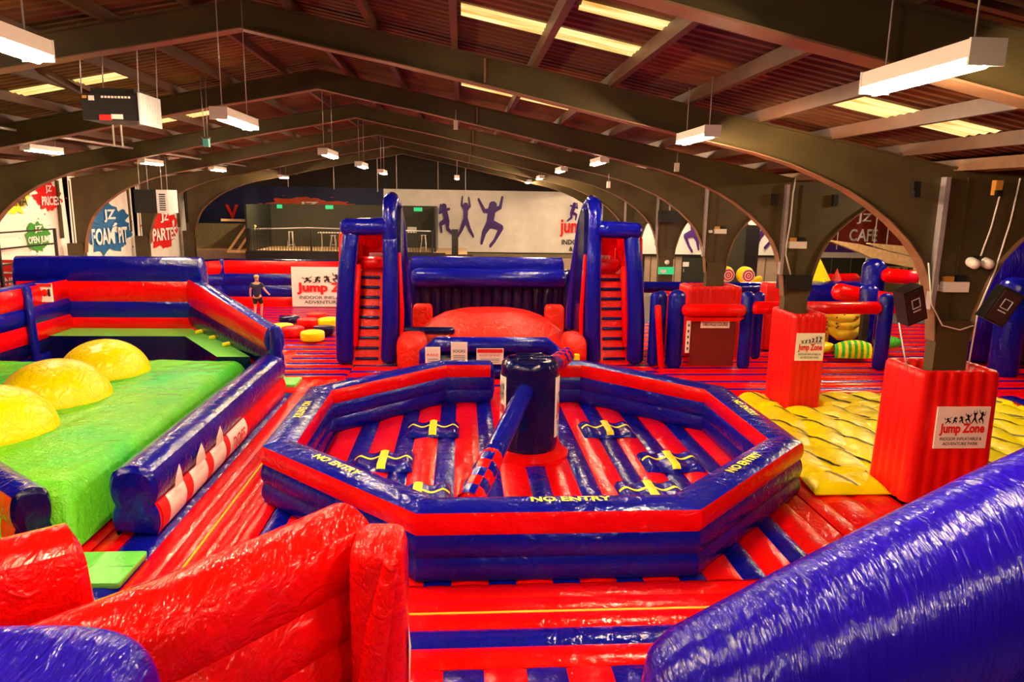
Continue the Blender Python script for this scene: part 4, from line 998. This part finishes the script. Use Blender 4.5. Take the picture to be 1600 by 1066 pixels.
# ================================================================== COLUMN PADS
def column_pad(x0, x1, y0, y1, h, label, sign=None, flare=.0):
    T = thing('column_pad', label, 'column padding', ((x0+x1)/2, (y0+y1)/2, 0), 'red padded column covers')
    W_ = x1-x0; D = y1-y0; n = max(5, int(W_/.2)); n2 = max(4, int(D/.2))
    out = []
    def side(a, b, k, nx, ny):
        for i in range(k*5):
            t = i/(k*5); bb = .035*abs(math.sin(PI*t*k))**.7; out.append((a[0]+(b[0]-a[0])*t+nx*bb, a[1]+(b[1]-a[1])*t+ny*bb))
    side((x0, y0), (x1, y0), n, 0, -1); side((x1, y0), (x1, y1), n2, 1, 0); side((x1, y1), (x0, y1), n, 0, 1); side((x0, y1), (x0, y0), n2, -1, 0)
    cx_, cy_ = (x0+x1)/2, (y0+y1)/2; K = len(out)
    lv = [(0, 1+flare), (.5, 1+flare*.7), (1.2, 1+flare*.3), (h-.12, 1), (h-.05, .99), (h-.01, .95), (h, .90), (h-.01, .84), (h-.06, .78), (h-.4, .76)]
    vs = []
    for z, s_ in lv: vs += [(cx_+(p[0]-cx_)*s_, cy_+(p[1]-cy_)*s_, z) for p in out]
    fs = [(j*K+i, j*K+(i+1) % K, (j+1)*K+(i+1) % K, (j+1)*K+i) for j in range(len(lv)-1) for i in range(K)]
    mb = MB(); mb.add(vs, fs, REDP2); mb.build('cover', T)
    if sign:
        x, z, w, hh_ = sign; wq = flatwarp((x, y0-.065, z), (1, 0, 0), (0, 0, 1), (0, -1, 0)); logo(T, wq, w, hh_, panel=CREAM, off=.01)
        mb = MB(); edge_box(mb, flatwarp((x, y0-.067, z), (1, 0, 0), (0, 0, 1), (0, -1, 0)), w, hh_, .03, CREAM); mb.build('panel_backing', T)
    return T
REDP2 = vinyl('red_padding', (.78, .006, .004), rough=.35, wr=.2, fine=.15)
column_pad(7.68, 9.05, 11.2, 12.25, 2.32, 'largest red column pad with a cream logo panel, under the two speakers', (8.0, .98, .93, .73), .06)
column_pad(8.06, 8.86, 16.7, 18.0, 2.42, 'second red column pad with a small logo panel, left of the nearest one', (8.12, 1.28, .70, .68), .0)
column_pad(7.45, 9.2, 23.0, 24.1, 2.35, 'red column pad seen above the maroon doorway beam')
tag(MB().sellip((10.75, 24.2, 1.2), (.32, .3, 1.18), REDP2, .2, .2).build('padded_post'), 'short wide red padded post behind the red crossbeam', 'padded post')

# ================================================================== MAZE ON THE RIGHT
def post(x, y, r, h, label, mat=None, cat='inflatable post', grp='blue inflatable posts of the maze'):
    return tag(MB().tube([(x, y, .1), (x, y, h*.5), (x, y, h-r*.6)], [r, r*.98, r*1.02], mat or BLUE, 18).build('maze_post'), label, cat, grp)
def beam(a, b, r, label, mat=None):
    return tag(MB().tube([a, b], r, mat or RED, 16).build('maze_beam'), label, 'inflatable beam', 'inflatable crossbeams of the maze')
post(5.98, 21.7, .17, 2.28, 'slim blue post touching the right slide tower')
post(6.62, 21.6, .26, 2.36, 'blue post just left of the maroon doorway panel')
post(6.2, 21.9, .2, 2.3, 'blue post between the tower and the maroon doorway')
post(8.78, 21.4, .2, 2.36, 'blue post just right of the maroon doorway panel')
post(13.1, 21.2, .22, 2.36, 'blue post between the two red front crossbeams')
post(16.55, 20.4, .42, 2.95, 'thick blue post right of the right speaker')
post(14.95, 25.2, .40, 3.1, 'tall blue post behind the crossbeams')
post(13.9, 23.6, .30, 2.35, 'blue post in the middle of the maze holding red rollers')
post(9.7, 21.9+.8, .16, 2.2, 'thin blue post behind the second column pad')
tag(MB().tube([(6.15, 21.3, .05), (5.95, 21.3, 1.9)], .1, RED, 10).build('maze_post'), 'slim red tube beside the right slide tower', 'inflatable post')
beam((6.82, 21.2, 1.83), (8.5, 21.2, 1.83), .2, 'red beam over the maroon doorway panel')
beam((9.0, 21.3, 1.9), (12.8, 21.2, 1.93), .2, 'long red crossbeam above the yellow banana inflatable')
beam((13.4, 21.2, 1.93), (16.4, 21.1, 1.93), .19, 'red crossbeam behind the left speaker')
beam((6.1, 25.7, 1.99), (11.6, 25.7, 1.99), .21, 'long blue beam behind the column pads', BLUE)
beam((15.1, 24.6, 2.62), (16.0, 24.5, 2.55), .26, 'upper red roller right of the tall blue post')
beam((13.7, 26.5, 2.25), (15.0, 26.5, 2.3), .2, 'small red roller behind the blue box')
beam((13.0, 23.9, 2.1), (13.8, 23.9, 1.95), .3, 'red roller left of the middle blue post')
beam((14.3, 23.8, 1.95), (15.6, 23.8, 1.75), .22, 'red roller right of the middle blue post')
beam((16.9, 20.6, 2.55), (19, 20.6, 2.5), .16, 'red beam right of the thick blue post')
T = thing('doorway_panel', 'maroon hanging doorway panel with a small cream sign', 'doorway panel', (7.7, 21.3, 0))
mb = MB(); mb.box(7.03, 8.42, 21.28, 21.36, .08, 1.7, MAROON); mb.build('panel', T)
mb = MB(); mb.prism([(6.75, 1.62), (8.6, 1.62), (8.42, 1.5), (6.95, 1.5)], lambda u, v, d: (u, d, v), 21.1, 21.3, RED); mb.build('valance', T)
mb = MB(); mb.box(7.3, 8.2, 21.24, 21.27, 1.27, 1.52, CREAM); put_text(mb, flatwarp((7.3, 21.24, 1.27), (1, 0, 0), (0, 0, 1), (0, -1, 0)), 'OBSTACLE COURSE', .06, .07, .78, .12, BLACK, .01, .02); mb.build('sign', T)
mb = MB(); mb.box(6.85, 6.97, 21.2, 21.24, .5, 1.5, CREAM)
for i in range(5): mb.box(6.89, 6.93, 21.19, 21.2, .6+.18*i, .68+.18*i, BLACK)
mb.build('side_strip', T)
T = thing('blue_box', 'dark blue inflatable box with a yellow cone on top', 'inflatable box', (12.8, 25, 0))
mb = MB(); infl_wall(mb, [(15.0, 25.6), (11.9, 25.6)], [(0, 1.2, BLUE, BLUE), (1.2, 2.2, BLUE, BLUE)], BLUE, 1.2, bulge=.08); mb.build('box', T)
mb = MB(); mb.box(11.98, 12.35, 24.95, 24.98, 1.68, 1.82, WHITE); mb.build('white_tab', T)
def cone(x, y, z, r, h, mat, lab, n=4):
    mb = MB(); mb.prism([(x+r*math.cos(2*PI*i/n+PI/4*0), y+r*math.sin(2*PI*i/n)) for i in range(n)], lambda u, v, d: (u, v, z+d), 0, .03, mat)
    mb.add([(x+r*math.cos(2*PI*i/n), y+r*math.sin(2*PI*i/n), z+.03) for i in range(n)]+[(x, y, z+h)], [(i, (i+1) % n, n) for i in range(n)], mat, True)
    tag(mb.build('inflatable_cone'), lab, 'inflatable cone')
cone(13.2, 25.8, 2.22, .5, .88, YELL, 'yellow pointed cone on top of the dark blue box')
cone(14.0, 26.0, 2.22, .2, .5, REDP, 'small red cone right of the yellow one', 8)
tag(MB().sellip((7.15, 24.4, 1.0), (.42, .25, 1.02), REDW, .6, .5).build('red_lump'), 'wavy red inflatable top behind the blue posts', 'inflatable block')
# bananas and melon
T = thing('banana_inflatable', 'yellow spotted banana bunch inflatable under the red crossbeam', 'inflatable fruit', (13.2, 24, 0))
BAN = vinyl('banana_vinyl', (.9, .55, .02), rough=.35, c2=(.95, .72, .05), c2scale=3)
for i, (x, z, r) in enumerate([(12.45, .95, .27), (13.0, 1.3, .22), (13.05, 1.02, .22), (13.1, .74, .24)]):
    mb = MB()
    if i == 0: mb.tube([(x-.05, 23.6, .45), (x-.1, 23.6, .9), (x, 23.6, 1.5)], [.22, .26, .2], BAN, 12)
    else: mb.tube([(x-.55, 23.5, z+.15), (x-.2, 23.4, z-.02), (x+.2, 23.4, z-.02), (x+.6, 23.5, z+.15)], [r*.6, r, r, r*.6], BAN, 12)
    for j in range(7):
        a = random.random(); mb.sellip((x-.4+.8*a if i else x-.05, 23.23 if i else 23.36, z-.08+.18*random.random() if i else .6+.8*a), (.04, .03, .03), MAROON, 1, 1, 8, 6)
    mb.build('banana', T)
T = thing('melon_inflatable', 'green and yellow striped melon slice inflatable on the red floor', 'inflatable fruit', (13.2, 22.6, 0))
mb = MB()
def mel(u, v):
    a = PI*u; b = -.9+1.8*v
    return (12.95+.85*b*1.0, 22.5-.35*math.cos(a)*(1-.35*b*b), .12+.55*math.sin(a)*(1-.5*b*b))
for i in range(12):
    for j in range(6):
        mb.grid(lambda u, v: mel((j+u)/6, (i+v+.9*(j+u)/3)/15), 3, 3, [GREEN, YELL][(i) % 2])
mb.build('slice', T)
tag(MB().sellip((12.0, 22.9, .35), (.5, .3, .18), YELL, .8, .8).build('fruit_pad'), 'yellow flat pad left of the melon inflatable', 'inflatable pad')
tag(MB().sellip((14.4, 23.0, .5), (.45, .3, .2), GREEN, .8, .8).build('fruit_pad'), 'green flat pad right of the blue post', 'inflatable pad')
tag(MB().box(13.35, 13.55, 22.8, 23.0, 0, 1.8, DARK).build('dark_curtain'), 'dark curtain strip beside the banana inflatable', 'curtain')
# lollipops
def lolly(x, y, z, r, lab):
    T = thing('lollipop_inflatable', lab, 'inflatable lollipop', (x, y, 0), 'lollipop inflatables')
    mb = MB(); mb.tube([(x, y-.08, z), (x, y+.12, z)], r, YELL, 24)
    for k, (rr, m_) in enumerate(((.78, WHITE), (.68, REDP), (.5, WHITE), (.38, REDP), (.2, WHITE), (.12, REDP))):
        mb.add([(x+r*rr*math.cos(2*PI*i/24), y-.36-.004*k, z+r*rr*math.sin(2*PI*i/24)) for i in range(24)], [list(range(24))], m_, True)
    mb.build('disc', T); MB().tube([(x, y+.05, .0), (x, y+.05, z-r*.9)], .05, WHITE, 8).build('stick', T)
lolly(12.1, 30, 2.05, .36, 'red and yellow spiral lollipop above the blue beam')
lolly(11.3, 30.2, 2.05, .36, 'yellow lollipop half hidden behind the third column')
tag(MB().tube([(12.75, 30, 1.9), (12.3, 30, 1.72)], .14, YELL, 10).build('pointed_tube'), 'small yellow and orange tube beside the spiral lollipop', 'inflatable tube')
# far right slide
T = thing('far_slide', 'tall blue inflatable slide with red rim at the right edge', 'inflatable slide', (18, 24, 0))
mb = MB(); mb.sellip((17.9, 23.0, 2.1), (1.7, 1.6, 2.45), BLUEW, .6, .6, 40, 30, zmin=-.85); mb.build('body', T)
mb = MB(); mb.tube([(16.9, 22.0, 4.45), (18.8, 21.8, 4.6)], .14, RED, 10); mb.build('rim', T)
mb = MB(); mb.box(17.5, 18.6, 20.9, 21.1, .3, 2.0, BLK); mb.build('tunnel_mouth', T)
# machines behind (dark blowers) on floor
T = thing('blower', 'black wire framed air blower behind the near column', 'blower', (12.4, 18.6, 0))
mb = MB(); mb.box(12.1, 12.75, 18.5, 18.9, .05, .6, BLK); mb.build('body', T)
MB().tube([(12.2, 18.45, .6), (12.25, 18.45, .95), (12.6, 18.45, .95), (12.65, 18.45, .6)], .02, WHT, 8).build('handle', T)

# ================================================================== THINGS ON THE COLUMNS
def speaker(c, tilt, yaw, lab):
    T = thing('wall_speaker', lab, 'speaker', c, 'black speakers on the near column')
    ez = Vector((math.sin(tilt), -.15, math.cos(tilt))).normalized(); ex = Vector((math.cos(tilt), 0, -math.sin(tilt))); ex = (ex+Vector((0, math.sin(yaw), 0))).normalized(); ey = ez.cross(ex).normalized(); ex = ey.cross(ez).normalized()
    c = Vector(c); mb = MB(); mb.obox(c, ex*.37, ey*.26, ez*.60, BLK); mb.obox(c+ey*0, ex*.36, ey*.24, ez*.52, BLK); mb.build('cabinet', T)
    f = c-ey*.135
    mb = MB(); mb.obox(f, ex*.31, ey*.012, ez*.53, plain('speaker_grille', (.035, .012, .01), .5) if 'speaker_grille' not in MATS else MATS['speaker_grille']); mb.build('grille', T)
    mb = MB(); g = f+ez*.05-ey*.012
    for dx, dz, w, h in ((-.07, 0, .012, .15), (.07, 0, .012, .15), (0, .075, .15, .012), (0, -.075, .15, .012), (0, -.13, .14, .02)): mb.obox(g+ex*dx+ez*dz, ex*w, ey*.01, ez*h, GREY)
    mb.build('badge', T)
    mb = MB(); b = c+ey*.14; mb.tube([b, b+Vector((.18 if c.x < CX else -.18, .1, -.12))], .03, BLK, 8); mb.build('bracket', T)
speaker((7.42, 11.35, 3.42), -.36, .12, 'left tilted black speaker beside the near column')
speaker((8.95, 11.3, 3.42), .42, -.12, 'right tilted black speaker beside the near column')
def ebox(x, y, z, s, lab):
    T = thing('emergency_light', lab, 'emergency light', (x, y, z), 'small white boxes on the columns')
    MB().box(x-.22*s, x+.22*s, y-.13, y, z, z+.17*s, WHT).build('battery_box', T)
    MB().box(x-.2*s, x-.02*s, y-.07, y-.02, z+.17*s, z+.26*s, ORB).build('lamp_head', T)
    MB().box(x+.02*s, x+.2*s, y-.07, y-.02, z+.17*s, z+.28*s, BLK).build('lamp_head', T)
    MB().box(x-.42*s, x-.3*s, y-.11, y, z+.02, z+.12*s, WHT).build('socket', T)
ebox(8.36, 11.71, 3.60, 1.0, 'white boxed emergency light on the near column between the speakers')
ebox(8.35, 17.62, 3.95, 1.0, 'white boxed emergency light on the second column')
ebox(8.5, 23.53, 4.05, .9, 'white boxed emergency light on the third column')
T = thing('twin_spot', 'pair of round white spot lights on the near column', 'spot light', (8.6, 11.5, 4.05))
for dx in (0, .24): MB().tube([(8.52+dx, 11.55, 4.12), (8.51+dx, 11.42, 4.09)], .085, WHT, 16).build('spot', T)
MB().box(8.54, 8.73, 11.52, 11.6, 4.12, 4.22, BLK).build('bracket', T)
for x, z, lb, mt in [(7.40, 5.18, 'black bracket light high on the near column, left', BLK), (9.0-.2, 5.22, 'amber lamp high on the near column, right', ORB)]:
    T = thing('bracket_light', lb, 'bracket light', (x, 11.5, z)); MB().box(x-.06, x+.06, 11.5, 11.6, z, z+.24, mt).build('body', T); MB().box(x-.07, x+.03, 11.44, 11.5, z-.02, z+.08, BLK).build('head', T)
for x, z, lb in [(7.55+.05, 5.0, 'small black bracket light on the second column, left'), (8.9+.25, 5.0, 'small black bracket light on the second column, right')]:
    tag(MB().box(x, x+.12, 17.5, 17.6, z, z+.28, BLK).build('bracket_light'), lb, 'bracket light')
def cable(pts, lab, r=.012, mat=None):
    tag(MB().tube(pts, r, mat or WHT, 6, rnd=False).build('cable'), lab, 'cable')
cable([(8.9, 11.55, 5.45), (8.8, 11.55, 4.7), (8.68, 11.55, 4.2)], 'white cable running down to the twin spots', .014)
cable([(9.18, 11.55, 5.5), (9.12, 11.55, 4.8), (8.98, 11.55, 4.0), (8.75, 11.52, 3.3), (8.7, 11.5, 2.35)], 'long white cable at the right side of the near column', .014)
cable([(8.1, 11.7, 5.4), (8.1, 11.7, 4.5), (8.08, 11.7, 3.9), (8.05, 11.62, 3.72)], 'thin cable between the stiffener and the near column box', .01, GREY)
cable([(7.75, 11.5, 4.1), (7.9, 11.5, 3.4), (8.1, 11.45, 3.05), (8.4, 11.42, 2.98), (8.65, 11.45, 3.05)], 'pale looped cable sagging across the near column', .012, WHT)
cable([(7.3, 11.4, 3.1), (7.42, 11.35, 2.6), (7.55, 11.4, 2.3)], 'cable hanging from the left speaker', .012, WHT)
cable([(8.15, 17.5, 5.75), (8.1, 17.5, 5.3), (8.1, 17.5, 4.6), (8.05, 17.5, 4.1), (8.05, 17.5, 3.8), (8.2, 17.45, 3.3)], 'white cable running down the second column', .02)
tag(MB().box(8.1, 8.76, 17.42, 17.6+.4, 2.9, 3.28, BLK).build('column_strap'), 'black strap wrapped round the second column', 'strap')
T = thing('exit_sign', 'green exit sign fixed to the fourth column', 'exit sign', (8.4, 29.2, 2.1)); MB().box(8.1, 8.75, 29.2, 29.28, 2.12, 2.42, GREENL).build('panel', T); MB().sellip((8.45, 29.25, 2.62), (.1, .08, .1), WHITE, 1, 1, 10, 8).build('lamp', T)
mb = MB(); mb.prism([(0, .1), (.12, .02), (.24, .1), (.24, .2), (0, .2)], lambda u, v, d: (8.18+u, 29.2-d, 2.12+v), 0, .01, WHITE); mb.build('running_symbol', children(T)[0] if False else T)
T = thing('projector_box', 'black hanging speaker box between the right columns', 'hanging box', (8.4, 28.9, 4.3)); MB().box(7.95, 8.75, 28.7, 29.2, 4.25, 4.72, BLK).build('body', T); MB().tube([(8.35, 28.95, 4.72), (8.35, 28.95, zroof(8.35)-.15)], .04, GREY, 8, rnd=False).build('pole', T)

# ================================================================== NEAR INFLATABLES
T = thing('near_red_wall', 'huge red inflatable wall across the bottom left of the view', 'inflatable wall', (-1.8, 5.2, 0))
mb = MB()
infl_wall(mb, [(-2.85, 4.5), (-2.15, 5.2), (-1.6, 5.85), (-1.08, 6.5)], [(0, .5, REDW, REDW), (.5, 1.0, REDW, REDW), (1.0, 1.5, REDW, REDW), (1.5, 2.02, REDW, REDW)], REDW, .6, bulge=.15, tb=.13, n=10); mb.build('long_wall', T)
mb = MB(); mb.sellip((-.73, 6.02, .95), (.25, .34, 1.11), REDW, .22, .5, 40, 30); mb.build('end_block', T)
mb = MB(); mb.tube([(-.60, 5.72, 1.95), (-.72, 5.68, 1.3), (-.86, 5.62, .3)], [.07, .11, .13], REDW, 14); mb.build('side_roll', T)
mb = MB(); mb.add([(-.465, 6.1, .9), (-.465, 5.85, 1.3), (-.465, 5.85, .6)], [(0, 1, 2)], WHITE, True); mb.build('white_tag', T)
tag(MB().sellip((-2.82, 3.72, 1.17), (1.05, .62, 1.25), BLUEW, .28, .6, 48, 30).build('near_blue_block'), 'blue creased inflatable block in the bottom left corner', 'inflatable block')
mb = MB(); infl_wall(mb, [(-5.9, 3.95), (-3.30, 5.88)], [(0, .75, REDW, REDW), (.75, 1.5, REDW, REDW), (1.5, 2.15, REDW, REDW)], REDW, .62, bulge=.1, tb=.1, n=10); tag(mb.build('red_block_wall'), 'red inflatable wall block at the left edge, lower corner', 'inflatable wall')
T = thing('near_blue_slide_wall', 'huge creased blue tubes of a slide wall filling the bottom right corner', 'inflatable slide wall', (3, 4.4, 0))
mb = MB(); mb.tube([(1.80, 4.6, 1.36), (2.6, 4.55, 1.79), (4.0, 4.5, 2.52), (5.4, 4.4, 3.27)], [.57, .62, .67, .68], BLUEW, 48); mb.build('upper_tube', T)
mb = MB(); mb.tube([(2.2, 4.4, .05), (4.2, 4.3, 1.2), (5.6, 4.2, 2.0)], [.5, .68, .7], BLUEW, 40); mb.build('lower_tube', T)

bpy.context.view_layer.update()
